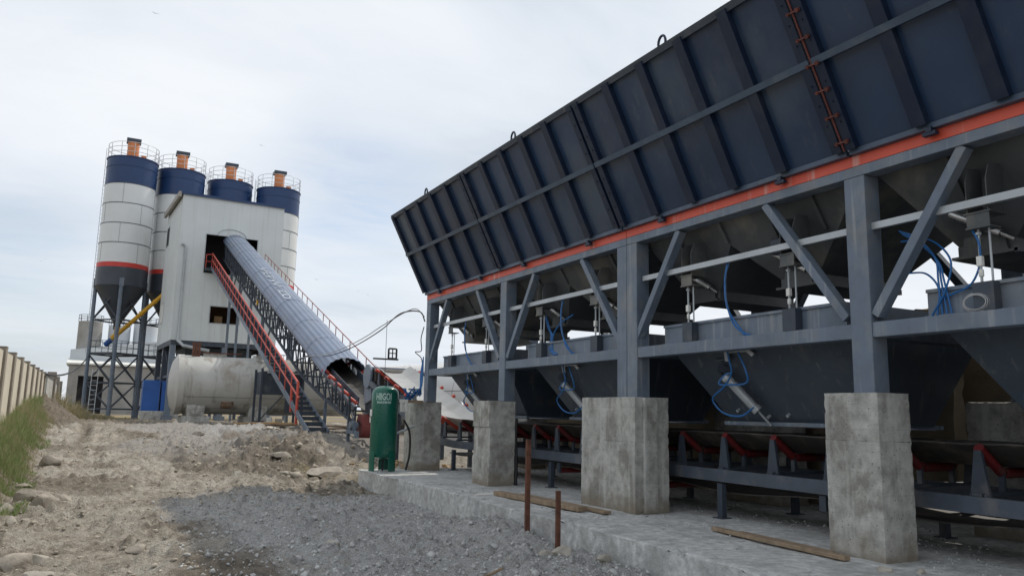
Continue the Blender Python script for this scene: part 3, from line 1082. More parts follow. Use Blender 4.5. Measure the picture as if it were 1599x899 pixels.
            gt.plate([(xo - .06, yc - 0.24, zo - 0.10), (xo - .06, yc + 0.24, zo - 0.10), (xo - .06, yc + 0.20, zo + 0.10), (xo - .06, yc + 0.08, zo + 0.30), (xo - .06, yc - 0.08, zo + 0.30), (xo - .06, yc - 0.20, zo + 0.10)], (0.014, 0, 0))
            gt.cyl((xo - 0.10, yc, zo + 0.22), (xo + 0.0, yc, zo + 0.22), 0.045, n=10)
            gt.build('gate', M_rust if False else M_bin, co)
            MB().cyl((xo - 0.14, yc - 0.22, zo + 0.06), (xo - 0.24, yc + 0.22, zo + 0.34), 0.045, n=12).cyl((xo - 0.14, yc - 0.22, zo + 0.06), (xo - 0.12, yc - 0.34, zo - 0.02), 0.018, n=8).build('gate_cylinder', M_steel, co)
        MB().box(fx_(3.6) - .18, fx_(3.6), ym - 0.75, ym - 0.47, 3.50, 3.70).build('vibrator', M_frame_dk, co, bevel=0.02)
    # brackets that carry the load cells, and the pale conduit that runs along the front
    for bay in (0, 1):
        for oc in (hb / 2 + 0.85, hb / 2 - 1.0):
            yc = bay * hb + oc
            br = MB()
            for s_ in (-1, 1):
                y = yc + s_ * 0.10
                br.plate([(7.34, y, 3.40), (7.34, y, 3.72), (7.40, y, 3.86), (7.62, y, 3.90), (7.60, y, 3.40)], (0, 0.010, 0))
            br.box(7.32, 7.60, yc - 0.13, yc + 0.13, 3.385, 3.40)
            br.box(7.32, 7.50, yc - 0.12, yc + 0.12, 3.24, 3.255)
            br.box(7.33, 7.345, yc - 0.11, yc + 0.11, 3.255, 3.385)
            br.build('cell_bracket', M_bin, t)
    MB().box(7.285, 7.335, 0.27, ML - 0.3, 3.445, 3.52).build('conduit', M_alu, t)
    return t


mod = make_module()
mod.location = (X0, 9.83, 0)
mod2 = copy_tree(mod)
mod2.location = (X0, 9.83 - ML, 0)
mod2['label'] = 'near half of the dark blue flared aggregate bins, towering at the right edge'
# red overspray along the flange joint in the middle of the near module
js = MB()
nrmv = Vector((-1.92, 0, -0.97)).normalized()


def hp_(z, y, o):
    return Vector((7.17 - 0.97 * (z - 4.30) / 1.92, y, z)) + nrmv * o


js.hexa([hp_(4.36, 5.595, 0.085), hp_(4.36, 5.615, 0.085), hp_(4.36, 5.615, 0.10), hp_(4.36, 5.595, 0.10)], [hp_(6.15, 5.595, 0.085), hp_(6.15, 5.615, 0.085), hp_(6.15, 5.615, 0.10), hp_(6.15, 5.595, 0.10)])
for k in range(7):
    z = 4.45 + 0.27 * k
    js.bar(hp_(z, 5.53, 0.10), hp_(z, 5.66, 0.10), 0.016, 0.016)
    js.cyl(hp_(z, 5.53, 0.08), hp_(z, 5.53, 0.125), 0.024, n=8)
    js.cyl(hp_(z, 5.655, 0.08), hp_(z, 5.655, 0.125), 0.02, n=8)
solo('bolted_strip', js, mat('rust red overspray', (0.12, 0.035, 0.028), 0.6, var=0.3, vs=8), 'red painted bolted strip up the joint between two hopper sections, nearest the camera', 'joint strip')
st = MB()
v_, f_ = rock_shape(2, 77, 0.7, 0.3, 6)
st.raw([tuple(p) for p in v_ * 0.055 + np.array([7.12, 9.0, 4.37])], [tuple(int(i) for i in q_) for q_ in f_])
solo('stone', st, M_rockpale, 'small pale lump lying on the ledge above the red band', 'stone')

# ------------------------------------------------------------------ weigh hoppers
HB = ML / 2


def make_weigh():
    t = thing('weigh_hopper', 'x', 'weigh hopper', (X0, 0, 0), 'weigh hoppers hanging over the long belt')
    xa, xb = 7.46, 10.04
    ya, yb = -1.72, 1.5
    r = MB()
    th = 0.03
    r.box(xa, xa + th, ya, yb, 2.44, 2.73).box(xb - th, xb, ya, yb, 2.44, 2.73).box(xa + th, xb - th, ya, ya + th, 2.44, 2.73).box(xa + th, xb - th, yb - th, yb, 2.44, 2.73)
    r.box(xa - 0.03, xa, ya - 0.02, yb + 0.02, 2.435, 2.465).box(xa - 0.025, xa - 0.001, ya, yb, 2.70, 2.735)
    r.build('rim', M_frame, t)
    zo = 1.34
    T = [(xa + th, ya + th, 2.45), (xb - th, ya + th, 2.45), (xb - th, yb - th, 2.45), (xa + th, yb - th, 2.45)]
    Bm = [(8.17, -1.48, zo), (9.25, -1.48, zo), (9.25, 0.86, zo), (8.17, 0.86, zo)]
    b = MB().raw(T + Bm, [(0, 1, 5, 4), (1, 2, 6, 5), (2, 3, 7, 6), (3, 0, 4, 7)])
    b.build('body', M_weigh, t)
    lp = MB().bar((8.13, -1.56, zo - 0.01), (8.13, 0.96, zo - 0.01), 0.07, 0.05).bar((9.29, -1.56, zo - 0.01), (9.29, 0.96, zo - 0.01), 0.07, 0.05)
    lp.box(8.15, 9.27, -1.5, 0.9, zo - 0.045, zo - 0.03)
    lp.build('gate', M_frame, t)
    # pneumatic cylinder on the sloping front face
    def fp(y, z, o):      # point on the front face
        k = (2.45 - z) / (2.45 - zo)
        return Vector((7.49 + 0.68 * k - o * 0.85, y, z - o * 0.5))
    c = MB().cyl(fp(0.42, 1.98, 0.12), fp(0.16, 1.58, 0.12), 0.062, n=16).cyl(fp(0.42, 1.98, 0.12), fp(0.45, 2.02, 0.12), 0.072, n=16).cyl(fp(0.17, 1.60, 0.12), fp(0.14, 1.56, 0.12), 0.072, n=16)
    c.build('gate_cylinder', M_alu, t)
    MB().cyl(fp(0.14, 1.56, 0.12), fp(0.05, 1.36, 0.10), 0.016, n=8).build('piston_rod', M_alu, t)
    rd = MB().bar(fp(0.42, 2.0, 0.0), fp(0.50, 2.16, 0.12), 0.03, 0.10).bar(fp(0.56, 2.0, 0.0), fp(0.50, 2.16, 0.12), 0.03, 0.10)
    rd.bar(fp(0.62, 2.2, 0.03), fp(0.33, 2.2, 0.03), 0.02, 0.02)
    rd.build('cylinder_mount', M_frame_dk, t)
    for y, z in ((0.1, 1.44), (-0.25, 1.46), (-0.9, 1.5), (0.62, 1.52)):
        MB().cyl(fp(y, z, 0.0), fp(y, z, 0.05), 0.022, n=8).build('bolt_head', M_alu, t)
    fx = MB().bar(fp(0.30, 2.31, 0.04), fp(-0.08, 2.31, 0.04), 0.05, 0.05).bar(fp(-0.08, 2.31, 0.04), fp(-0.16, 2.24, 0.05), 0.05, 0.05).bar(fp(0.30, 2.31, 0.04), fp(0.33, 2.2, 0.06), 0.06, 0.06)
    fx.build('fitting', M_alu, t)
    for yc in (0.85, -1.0):
        lc = MB().box(7.33, 7.45, yc - 0.10, yc + 0.10, 2.45, 2.48).box(7.33, 7.345, yc - 0.10, yc + 0.10, 2.48, 2.72).box(7.345, 7.44, yc + 0.085, yc + 0.10, 2.48, 2.72).box(7.345, 7.44, yc - 0.10, yc - 0.085, 2.48, 2.72)
        lc.build('cell_seat', M_frame_dk, t)
        rods = MB().cyl((7.40, yc + 0.045, 2.5), (7.40, yc + 0.045, 3.26), 0.013, n=8).cyl((7.41, yc - 0.055, 2.5), (7.41, yc - 0.055, 3.26), 0.011, n=8)
        for z in (2.5, 2.56, 3.2, 3.26):
            rods.cyl((7.40, yc + 0.045, z - 0.012), (7.40, yc + 0.045, z + 0.012), 0.028, n=6)
        rods.build('hanger_rod', M_alu, t)
        sn = MB().box(7.375, 7.425, yc + 0.02, yc + 0.075, 2.88, 2.98).cyl((7.40, yc + 0.045, 2.78), (7.40, yc + 0.045, 2.85), 0.024, n=10)
        sn.build('load_cell', M_white, t, bevel=0.008)
    return t


wl = ['weigh hopper at the far end of the bins, nearest the green vessel', 'weigh hopper between the second pier and the broad pier',
      'weigh hopper with looping blue hoses, between the broad pier and the nearest pier', 'weigh hopper at the right edge, nearest the camera']
wy = [9.83 + 1.5 * HB, 9.83 + 0.5 * HB, 9.83 - 0.5 * HB, 9.83 - 1.5 * HB]
wh = make_weigh()
for i, y in enumerate(wy):
    o = wh if i == 0 else copy_tree(wh)
    o.location = (X0, y, 0)
    o['label'] = wl[i]
tagm = MB().box(7.425, 7.455, 0, 0.05, 2.5, 2.56)

# blue air hoses, one bundle to each bay
HG = 'blue air hoses of the bin gates'


def hoses(label, paths, r=0.013):
    m = MB()
    for p in paths:
        m.tube(spline(p, 8), r, 6)
    return solo('air_hose', m, M_hose, label, 'air hose', HG)


for i, y in enumerate(wy):
    w = ['at the far end by the green vessel', 'between the second and the broad pier', 'between the broad pier and the nearest pier', 'at the right edge of the photo'][i]
    hoses('blue hoses dropping from the pale conduit, ' + w,
          [[(7.36, y + .05, 3.46), (7.36, y + .10, 3.2), (7.37, y + .08, 2.85), (7.40, y - .12, 2.55), (7.42, y - .2, 2.43)],
           [(7.36, y + .02, 3.46), (7.35, y + .09, 3.25), (7.38, y + .11, 2.95), (7.40, y - .02, 2.6), (7.42, y - .32, 2.43)]])
    hoses('blue hose looping round the hopper cylinder, ' + w,
          [[(7.47, y + .22, 2.40), (7.48, y + .20, 2.2), (7.52, y + .19, 2.0), (7.60, y + .42, 1.82), (7.68, y + .74, 1.66), (7.76, y + .62, 1.47), (7.80, y + .32, 1.43), (7.86, y + .14, 1.55)],
           [(7.48, y + .02, 2.26), (7.50, y - .10, 2.0), (7.55, y - .05, 1.86), (7.58, y + .25, 1.84), (7.60, y + .52, 1.86), (7.62, y + .42, 1.98), (7.62, y + .3, 2.0)]])
hoses('thick bunch of blue hoses behind the diagonal brace right of the nearest post',
      [[(7.5, 5.32 - .02 * k, 3.42 - .02 * k), (7.48, 5.1 - .03 * k, 3.3 - .05 * k), (7.45, 4.9 - .02 * k, 3.05 - .03 * k), (7.42, 4.86 - .03 * k, 2.8), (7.44, 4.85 - .05 * k, 2.45)] for k in range(3)] +
      [[(7.5, 5.3, 3.3), (7.45, 4.95, 3.25), (7.42, 4.72, 3.0), (7.4, 4.78, 2.7), (7.42, 4.95, 2.46)], [(7.5, 5.25, 2.95), (7.44, 5.0, 2.9), (7.42, 4.86, 2.72), (7.43, 4.9, 2.46)]] +
      [[(7.45, 4.88, 2.62), (7.42, 4.7, 2.66), (7.40, 4.52, 2.72), (7.40, 4.42, 2.9), (7.38, 4.40, 3.1), (7.38, 4.46, 3.25)]], 0.010)
hoses('tangle of blue hoses behind the brace left of the broad pier post',
      [[(7.6, 13.0, 3.3 - .03 * k), (7.55, 12.8, 3.1 - .05 * k), (7.5, 12.62 - .04 * k, 2.85), (7.46, 12.6 - .05 * k, 2.6), (7.45, 12.4 - .05 * k, 2.48)] for k in range(3)] +
      [[(7.6, 12.0, 3.2), (7.5, 12.3, 3.05), (7.46, 12.5, 2.8), (7.45, 12.45, 2.5)]], 0.013)
gh = MB()
for k in range(4):
    gh.tube([(7.31 + .012 * k, 4.44 + (0.105 + .012 * k) * math.cos(a), 2.53 + (0.07 + .009 * k) * math.sin(a)) for a in [i * math.pi / 10 for i in range(20)]], 0.005, 5, closed=True)
solo('cable_coil', gh, M_wire2, 'coil of thin grey cable lying on the beam under the rightmost load cell', 'cable coil')

# ------------------------------------------------------------------ long collecting belt
XB = 8.7


def boff(y):
    s = y - 19.3
    return 0.302 * (s + math.sqrt(s * s + 1.0)) / 2


def belt_sheet(ys, prof, zf, th=0.016):
    m = MB()
    n = len(prof)
    for y in ys:
        for x, z in prof:
            m.v.append((x, y, z + zf(y)))
    for y in ys:
        for x, z in prof:
            m.v.append((x, y, z + zf(y) - th))
    k = len(ys) * n
    for i in range(len(ys) - 1):
        for j in range(n - 1):
            a = i * n + j
            m.f.append((a, a + 1, a + n + 1, a + n))
            m.f.append((k + a, k + a + n, k + a + n + 1, k + a + 1))
        for j in (0, n - 1):
            a = i * n + j
            m.f.append((a, a + n, k + a + n, k + a))
    return m


cv = thing('belt_conveyor', 'long low belt conveyor with red rollers running beneath the aggregate bins', 'conveyor', (XB, 2.0, 0))
prof = [(XB - 0.62, 1.19), (XB - 0.60, 1.175), (XB - 0.30, 0.985), (XB - 0.25, 0.965), (XB, 0.955), (XB + 0.25, 0.965), (XB + 0.30, 0.985), (XB + 0.60, 1.175), (XB + 0.62, 1.19)]
ysb = [1.0 + 0.46 * i for i in range(53)]
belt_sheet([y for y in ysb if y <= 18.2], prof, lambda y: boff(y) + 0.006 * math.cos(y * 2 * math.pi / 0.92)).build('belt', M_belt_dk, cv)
belt_sheet([y for y in ysb if y >= 17.9], prof, boff).build('belt', M_belt_glare, cv)  # rising run of the same belt, paled for sky glare
belt_sheet([1.0 + 0.4 * i for i in range(45)], [(XB - 0.6, 0.40), (XB + 0.6, 0.40)], lambda y: 0.04 * math.cos((y - 7.0) * 2 * math.pi / 3.1)).build('return_belt', M_belt_dk, cv)
for x in (XB - 0.72, XB + 0.72):
    m = MB()
    yy = [1.0] + [18 + 0.5 * i for i in range(15)]
    for a, b_ in zip(yy[:-1], yy[1:]):
        m.bar((x, a, 0.57 + boff(a) * (a > 17.9)), (x, b_, 0.57 + boff(b_)), 0.07, 0.17)
    m.build('stringer', M_string, cv)
    for y in [1.6 + 2.35 * i for i in range(8)]:
        lg = MB().box(x - 0.04, x + 0.04, y - 0.05, y + 0.05, 0.0, 0.485).box(x - 0.09, x + 0.09, y - 0.1, y + 0.1, 0.0, 0.015)
        lg.build('leg', M_frame_dk, cv)
    for y in (20.2, 22.2, 24.2):
        MB().box(x - 0.05, x + 0.05, y - 0.05, y + 0.05, gz(x, y) - 0.1, 0.5 + boff(y)).build('leg', M_frame_dk, cv)
iy = [1.28 + 0.92 * i for i in range(26)]
for i, y in enumerate(iy):
    z = boff(y)
    b = MB().box(XB - 0.74, XB + 0.74, y - 0.05, y + 0.05, 0.665 + z, 0.70 + z)
    for s in (-1, 1):
        x = XB + s * 0.665
        b.raw([(x - .02, y - .10, .66 + z), (x + .02, y - .10, .66 + z), (x + .02, y + .10, .66 + z), (x - .02, y + .10, .66 + z), (x - .02, y - .035, 1.12 + z), (x + .02, y - .035, 1.12 + z), (x + .02, y + .035, 1.12 + z), (x - .02, y + .035, 1.12 + z)],
              [(0, 3, 2, 1), (4, 5, 6, 7), (0, 1, 5, 4), (1, 2, 6, 5), (2, 3, 7, 6), (3, 0, 4, 7)])
        b.box(XB + s * 0.29 - .02, XB + s * 0.29 + .02, y - .03, y + .03, .70 + z, .90 + z)
        b.cyl((XB + s * 0.71, y - 0.075, 0.66 + z), (XB + s * 0.71, y - 0.075, 0.685 + z), 0.016, n=6)
        b.cyl((XB + s * 0.71, y + 0.075, 0.66 + z), (XB + s * 0.71, y + 0.075, 0.685 + z), 0.016, n=6)
    ib = b.build('idler_frame', M_frame_dk, cv)
    for s in (-1, 1):
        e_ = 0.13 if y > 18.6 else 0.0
        MB().cyl((XB + s * (0.655 + e_), y, 1.145 + e_ * .5 - e_ * .2 + z), (XB + s * 0.30, y, 0.895 + z), 0.052, n=12).build('roller', M_redrail if y > 18.6 else M_roller_shaded, ib)  # open-air rollers keep the bright red, sheltered ones the shaded copy
    MB().cyl((XB - 0.25, y, 0.885 + z), (XB + 0.25, y, 0.885 + z), 0.054, n=12).build('roller', M_roller_shaded, ib)
for y in (6.9, 10.0, 13.1, 16.2):
    b = MB()
    for s in (-1, 1):
        hb_ = MB().box(XB + s * 0.70 - .02, XB + s * 0.70 + .02, y - .05, y + .05, 0.30, 0.485).build('return_hanger', M_frame_dk, cv)
    MB().cyl((XB - 0.68, y, 0.345), (XB + 0.68, y, 0.345), 0.05, n=12).build('roller', M_roller_shaded, hb_)
MB().cyl((XB - 0.62, 25.05, 2.48), (XB + 0.62, 25.05, 2.48), 0.30, n=24).build('head_drum', M_belt_dk, cv)
hd = MB().cyl((XB - 0.74, 25.35, 2.52), (XB - 0.66, 25.35, 2.52), 0.40, n=24)
hd.hexa([(XB - 0.66, 25.0, 1.75), (XB + 0.66, 25.0, 1.75), (XB + 0.66, 25.75, 1.6), (XB - 0.66, 25.75, 1.6)], [(XB - 0.66, 25.4, 2.85), (XB + 0.66, 25.4, 2.85), (XB + 0.66, 25.85, 2.7), (XB - 0.66, 25.85, 2.7)])
hd.build('head_chute', M_frame, cv, bevel=0.01)
MB().hexa([(XB - 0.5, 25.55, 1.25), (XB + 0.5, 25.55, 1.25), (XB + 0.5, 26.1, 1.35), (XB - 0.5, 26.1, 1.35)], [(XB - 0.62, 25.1, 1.8), (XB + 0.62, 25.1, 1.8), (XB + 0.62, 25.8, 1.8), (XB - 0.62, 25.8, 1.8)]).build('chute_apron', M_frame_dk, cv)
mt = MB().cyl((XB + 0.70, 25.05, 2.6), (XB + 1.15, 25.05, 2.6), 0.16, n=16).box(XB + 0.62, XB + 0.8, 24.85, 25.25, 2.4, 2.8)
mt.build('drive_motor', M_frame_dk, cv)
# coiled chain hoist bracket on the head
ch = MB().tube([(XB - 0.1 + 0.17 * max(-.8, min(.8, 1.3 * math.cos(a))), 24.7, 3.27 + 0.19 * max(-.85, min(.85, 1.2 * math.sin(a)))) for a in [i * math.pi / 9 for i in range(18)]], 0.032, 6, closed=True)
ch.bar((XB - 0.75, 24.7, 3.08), (XB + 0.1, 24.7, 3.08), 0.08, 0.05).bar((XB - 0.1, 24.7, 3.08), (XB - 0.1, 24.7, 3.45), 0.03, 0.03).bar((XB - 0.24, 24.7, 3.28), (XB + 0.05, 24.7, 3.28), 0.03, 0.03)
ch.build('limit_bracket', M_black, cv)
dw = MB().cyl((9.62, 21.5, 1.38), (9.66, 21.5, 1.38), 0.35, n=28)
dw.cyl((9.3, 21.5, 1.38), (10.3, 21.5, 1.38), 0.045, n=10).bar((10.2, 21.5, 1.40), (10.1, 21.1, 0.0), 0.07, 0.09).bar((10.32, 21.5, 1.40), (10.4, 21.1, 0.0), 0.07, 0.09)
solo('flanged_shaft', dw, M_alu, 'pale round disc on a dark shaft behind the pier by the green vessel', 'shaft')

# ------------------------------------------------------------------ inclined conveyor
def zc(y):
    if y < 30.4:
        return 2.82 + 0.305 * (y - 30.4) if y > 26.9 else 1.7525 + 0.29 * (y - 26.9)
    return 2.82 + 0.347 * (y - 30.4)


def depth(y):
    return 0.5 + 0.75 * min(1, max(0, (y - 26) / 8))


XL, XR, XC = 7.8, 9.4, 8.6
ic = thing('inclined_conveyor', 'long inclined conveyor under a curved grey blue hood, climbing to the white tower', 'conveyor', (XC, 27.0, gz(8.6, 27)))
yk = [25.9 + 1.0 * i for i in range(37)]
for x in (XL, XR):
    m = MB()
    for a, b_ in zip(yk[:-1], yk[1:]):
        m.bar((x, a, zc(a)), (x, b_, zc(b_)), 0.10, 0.12)
        m.bar((x, a, zc(a) - depth(a)), (x, b_, zc(b_) - depth(b_)), 0.09, 0.10)
        m.bar((x, a, zc(a)), (x, a, zc(a) - depth(a)), 0.06, 0.06)
        m.bar((x, a, zc(a) - depth(a)), (x, b_, zc(b_)), 0.05, 0.05)
    m.build('truss', M_frame_dk if x == XL else M_frame_dk, ic)
m = MB()
for i, y in enumerate(yk[::2]):
    m.bar((XL + .05, y, zc(y) - depth(y)), (XR - .05, y, zc(y) - depth(y)), 0.06, 0.06)
    if y + 2 < 62:
        m.bar((XL + .05, y, zc(y) - depth(y)), (XR - .05, y + 2, zc(y + 2) - depth(y + 2)), 0.05, 0.05)
m.build('lower_bracing', M_frame_dk, ic)
# hood: corrugated arch
m = MB()
yh = [30.0, 36, 44, 52, 58, 62.6]
NA = 44
for y in yh:
    for k in range(NA + 1):
        a = math.pi * k / NA
        rr_ = 1.0 + (0.016 if (k // 2) % 2 else -0.016) * (1 if 0 < k < NA else 0)
        m.v.append((XC - 0.87 * math.cos(a) * rr_, y, zc(y) + 0.02 + 0.69 * math.sin(a) * rr_))
for i in range(len(yh) - 1):
    for k in range(NA):
        a = i * (NA + 1) + k
        m.f.append((a, a + 1, a + NA + 2, a + NA + 1))
ho = m.build('hood', M_hood, ic, smooth=False)
sd = ho.modifiers.new('solid', 'SOLIDIFY')
sd.thickness = 0.02
m = MB()
for y in yh[1:-1] + [33, 40, 48, 55]:
    pts = [(XC - 0.885 * math.cos(a), y, zc(y) + 0.02 + 0.705 * math.sin(a)) for a in [math.pi * k / 20 for k in range(21)]]
    m.tube(pts, 0.008, 4)
m.build('hood_seam', M_hood, ho)
belt_sheet([26.1 + 0.6 * i for i in range(61)], [(XC - 0.52, -0.03), (XC - 0.3, -0.17), (XC, -0.19), (XC + 0.3, -0.17), (XC + 0.52, -0.03)], lambda y: zc(y) - 0.02).build('belt', M_belt_dk, ic)
for i, y in enumerate([26.5 + 0.95 * k for k in range(5)] + [32 + 1.3 * k for k in range(23)]):
    z = zc(y)
    b = MB().box(XC - 0.74, XC + 0.74, y - .04, y + .04, z - 0.42, z - 0.36)
    for s in (-1, 1):
        b.box(XC + s * 0.70 - .02, XC + s * 0.70 + .02, y - .04, y + .04, z - 0.36, z + 0.0)
    ib = b.build('idler_frame', M_frame_dk, ic)
    for s in (-1, 1):
        MB().cyl((XC + s * (0.86 if y < 31 else 0.78), y, z + (0.16 if y < 31 else 0)), (XC + s * (0.60 if y < 31 else .32), y, z - (0.02 if y < 31 else .28)), 0.085 if y < 31 else 0.07, n=10).build('roller', M_redrail if y < 31 else M_roller_shaded, ib)
for sx_ in (-1, 1):
    m = MB()
    for a, b_ in ((26.5, 27.6), (27.6, 29.0), (29.0, 30.3)):
        m.bar((XC + sx_ * 0.52, a, zc(a) + .06), (XC + sx_ * 0.52, b_, zc(b_) + .06), 0.03, 0.30)
    m.build('skirt_board', M_frame_dk, ic)
for k, (ya_, za_) in enumerate(((26.4, .05), (27.3, .12), (28.2, .05))):
    MB().bar((XL - .06, ya_, zc(ya_) - .55), (XL - .06, ya_ + .05, zc(ya_) + .22 + za_), 0.07, 0.07).build('stay', M_frame_dk, ic)
dr = MB().cyl((XC - 0.6, 26.0, 0.88), (XC + 0.45, 26.0, 0.88), 0.40, n=28)
M_drum = mat('dull red drum', (0.21, 0.055, 0.05), 0.6, var=0.2, vs=3)
dr.build('tail_drum', M_drum, ic)
pts = [(26.0 - 0.43 * math.cos(a), 0.88 + 0.43 * math.sin(a)) for a in [R(-85) + R(170) * k / 14 for k in range(15)]]
w = MB()
for (a, z) in pts:
    w.v += [(XC - 0.15, a, z), (XC + 0.62, a, z)]
for k in range(14):
    w.f.append((2 * k, 2 * k + 1, 2 * k + 3, 2 * k + 2))
wb = w.build('belt_wrap', M_belt_dk, ic)
wb.modifiers.new('solid', 'SOLIDIFY').thickness = 0.02
m = MB()
m.box(XL - 0.12, XL + 0.02, 25.7, 26.5, 0.62, 0.74).box(XL - 0.10, XL + 0.0, 25.75, 25.95, 0.74, 1.05).cyl((XL - 0.18, 25.9, 0.88), (XL + 0.1, 25.9, 0.88), 0.13, n=14)
m.cyl((XL - 0.05, 25.4, 0.66), (XL - 0.05, 26.2, 0.66), 0.035, n=8).box(XL - 0.13, XL + 0.0, 25.35, 25.5, 0.5, 0.72)
m.build('tail_bearing', M_frame, ic, bevel=0.01)
for x, y, base in ((XL, 26.6, None), (XR, 26.6, None), (XL, 29.8, None), (XR, 29.8, None), (XL, 44.0, None), (XR, 44.0, None), (XL + .12, 58.0, None), (XL + .8, 58.4, None), (XR, 58.0, None)):
    zt_ = zc(y) - depth(y)
    m = MB().bar((x, y, gz(x, y) - 0.1), (x, y, zt_ + .05), 0.16 if y > 40 else 0.10, 0.16 if y > 40 else 0.10)
    if y > 40:
        m.bar((x, y - 0.1, zt_ - 2.2), (x, y - 2.4, zc(y - 2.4) - 1.2), 0.08, 0.08)
    m.build('support_leg', M_frame, ic)
# walkway and thin rail on the far side
m = MB()
for a, b_ in zip(yk[4:-1], yk[5:]):
    m.bar((9.75, a, zc(a) - 0.62), (9.75, b_, zc(b_) - 0.62), 0.62, 0.05)
m.build('walkway', M_frame_dk, ic)
m = MB()
yr = [29.2 + 1.25 * i for i in range(23)]
m.tube([(9.90, y, zc(y) + 0.30) for y in yr], 0.022, 6)
m.tube([(9.90, y, zc(y) - 0.15) for y in yr], 0.018, 6)
for y in yr:
    m.cyl((9.90, y, zc(y) - 0.6), (9.90, y, zc(y) + 0.30), 0.02, n=6)
m.bar((9.45, 29.2, zc(29.2) + 0.30), (9.90, 29.2, zc(29.2) + 0.30), 0.05, 0.05)
M_rail2 = mat('dark red rail paint', (0.28, 0.06, 0.05), 0.5)
m.build('guard_rail', M_rail2, ic)


def text_mesh(s, size, bold=0.0):
    cu = bpy.data.curves.new('lettering', 'FONT')
    cu.body = s
    cu.size = size
    cu.offset = bold
    cu.resolution_u = 3
    ob = bpy.data.objects.new('lettering', cu)
    COL.objects.link(ob)
    dg = bpy.context.evaluated_depsgraph_get()
    me = bpy.data.meshes.new_from_object(ob.evaluated_get(dg))
    bm = bmesh.new()
    bm.from_mesh(me)
    bmesh.ops.triangulate(bm, faces=bm.faces)
    for _ in range(2):
        bmesh.ops.subdivide_edges(bm, edges=[e for e in bm.edges if e.calc_length() > size * 0.12], cuts=1)
    bmesh.ops.triangulate(bm, faces=bm.faces)
    v = [tuple(x.co) for x in bm.verts]
    f = [tuple(w.index for w in x.verts) for x in bm.faces]
    bm.free()
    bpy.data.objects.remove(ob)
    bpy.data.curves.remove(cu)
    bpy.data.meshes.remove(me)
    return v, f


v, f = text_mesh('\u0418\u0415\u0420\u0423\u0418 ZD', 0.95, 0.02)
m = MB()
vv = []
xm = max(p[0] for p in v)
for x, y, z in v:
    yy = 48.6 - x * (8.4 / xm)
    a = R(62) + (y * 0.62)
    vv.append((XC - 0.898 * math.cos(a), yy, zc(yy) + 0.02 + 0.716 * math.sin(a)))
m.raw(vv, f)
M_letter = mat('faded white lettering', (0.36, 0.40, 0.46), 0.5, var=0.35, vs=2)
m.build('lettering', M_letter, ho, fixn=False)
lt = MB().box(7.70, 7.76, 45.6, 45.9, 7.2, 7.45)
solo('lamp', lt, M_yellow, 'small yellow box fixed on the lattice side of the inclined conveyor', 'box lamp')

# ------------------------------------------------------------------ staircase beside it
st = thing('staircase', 'steep dark steel stairs with a red handrail climbing beside the inclined conveyor', 'staircase', (7.25, 28.6, 0.5))
zs = lambda y: 0.62 + 0.337 * (y - 28.6)
for x in (6.9, 7.62):
    MB().bar((x, 28.5, zs(28.5) - .02), (x, 61.6, zs(61.6)), 0.06, 0.22).build('stringer', M_frame, st)
step = None
for i in range(58):
    y = 28.8 + 0.565 * i
    z = zs(y) + 0.02
    if step is None:
        y00, z00 = y, z
        step = MB().box(6.94, 7.58, y - .14, y + .14, z, z + .045).box(6.94, 7.58, y - .14, y - .12, z - .10, z).build('step', M_frame_dk, st)
    else:
        c = step.copy()
        COL.objects.link(c)
        c.parent = st
        c.location = (0, y - y00, z - z00)
m = MB()
yr = [30.6 + 1.18 * i for i in range(27)]
m.tube([(6.9, y, zs(y) + 1.12) for y in yr], 0.042, 6)
m.tube([(6.9, y, zs(y) + 0.62) for y in [30.3] + yr], 0.036, 6)
for i, y in enumerate(yr):
    m.cyl((6.9, y, zs(y) - 0.02), (6.9, y, zs(y) + 1.12), 0.024 if i else 0.05, n=6)
m.cyl((6.9, 30.55, zs(29.2)), (6.9, 30.55, zs(30.6) + 1.12), 0.05, n=6)
m.cyl((6.9, 31.6, zs(30.6)), (6.9, 31.6, zs(31.6) + 0.62), 0.05, n=6)
ye = yr[-1]
m.tube([(6.9, ye, zs(ye) + 1.12), (6.9, 61.9, zs(ye) + 1.15)], 0.036, 6).tube([(6.55, 61.9, zs(ye) + 1.1), (6.55, 61.9, zs(ye) + .1)], 0.03, 6)
m.tube([(6.9, 61.9, zs(ye) + 1.15), (6.55, 61.9, zs(ye) + 1.1)], 0.036, 6).tube([(6.9, 61.9, zs(ye) + .6), (6.55, 61.9, zs(ye) + .6)], 0.03, 6)
m.build('handrail', M_redrail, st)
MB().box(6.5, 7.7, 61.3, 61.95, zs(61.5) - 0.2, zs(61.5) - 0.05).build('landing', M_frame_dk, st)

# ------------------------------------------------------------------ mixing tower
tw = thing('mixing_tower', 'white clad mixing tower on dark steel legs with the conveyor running into its front', 'tower building', (4.58, 62, 0.35))
tx0, tx1, ty0, ty1, tz0, tz1 = 4.58, 12.15, 62.0, 70.0, 6.22, 17.25
o1 = (6.45, 10.25, 11.4, 14.35)
o2 = (7.15, 9.30, 7.65, 8.90)
m = MB()
th = 0.12
for a in ((tx0, o1[0], tz0, tz1), (o1[1], tx1, tz0, tz1), (o1[0], o1[1], o1[3], tz1), (o1[0], o1[1], o2[3], o1[2]), (o1[0], o2[0], o2[2], o2[3]), (o2[1], o1[1], o2[2], o2[3]), (o1[0], o1[1], tz0, o2[2])):
    m.box(a[0], a[1], ty0, ty0 + th, a[2], a[3])
fwall = m.build('front_wall', M_clad, tw)
MB().box(tx0, tx0 + th, ty0 + th, ty1, tz0, tz1).build('side_wall', M_clad, tw)
MB().box(tx1 - th, tx1, ty0 + th, ty1, tz0, tz1).build('side_wall', M_clad, tw)
MB().box(tx0 + th, tx1 - th, ty1 - th, ty1, tz0, tz1).build('back_wall', M_clad, tw)
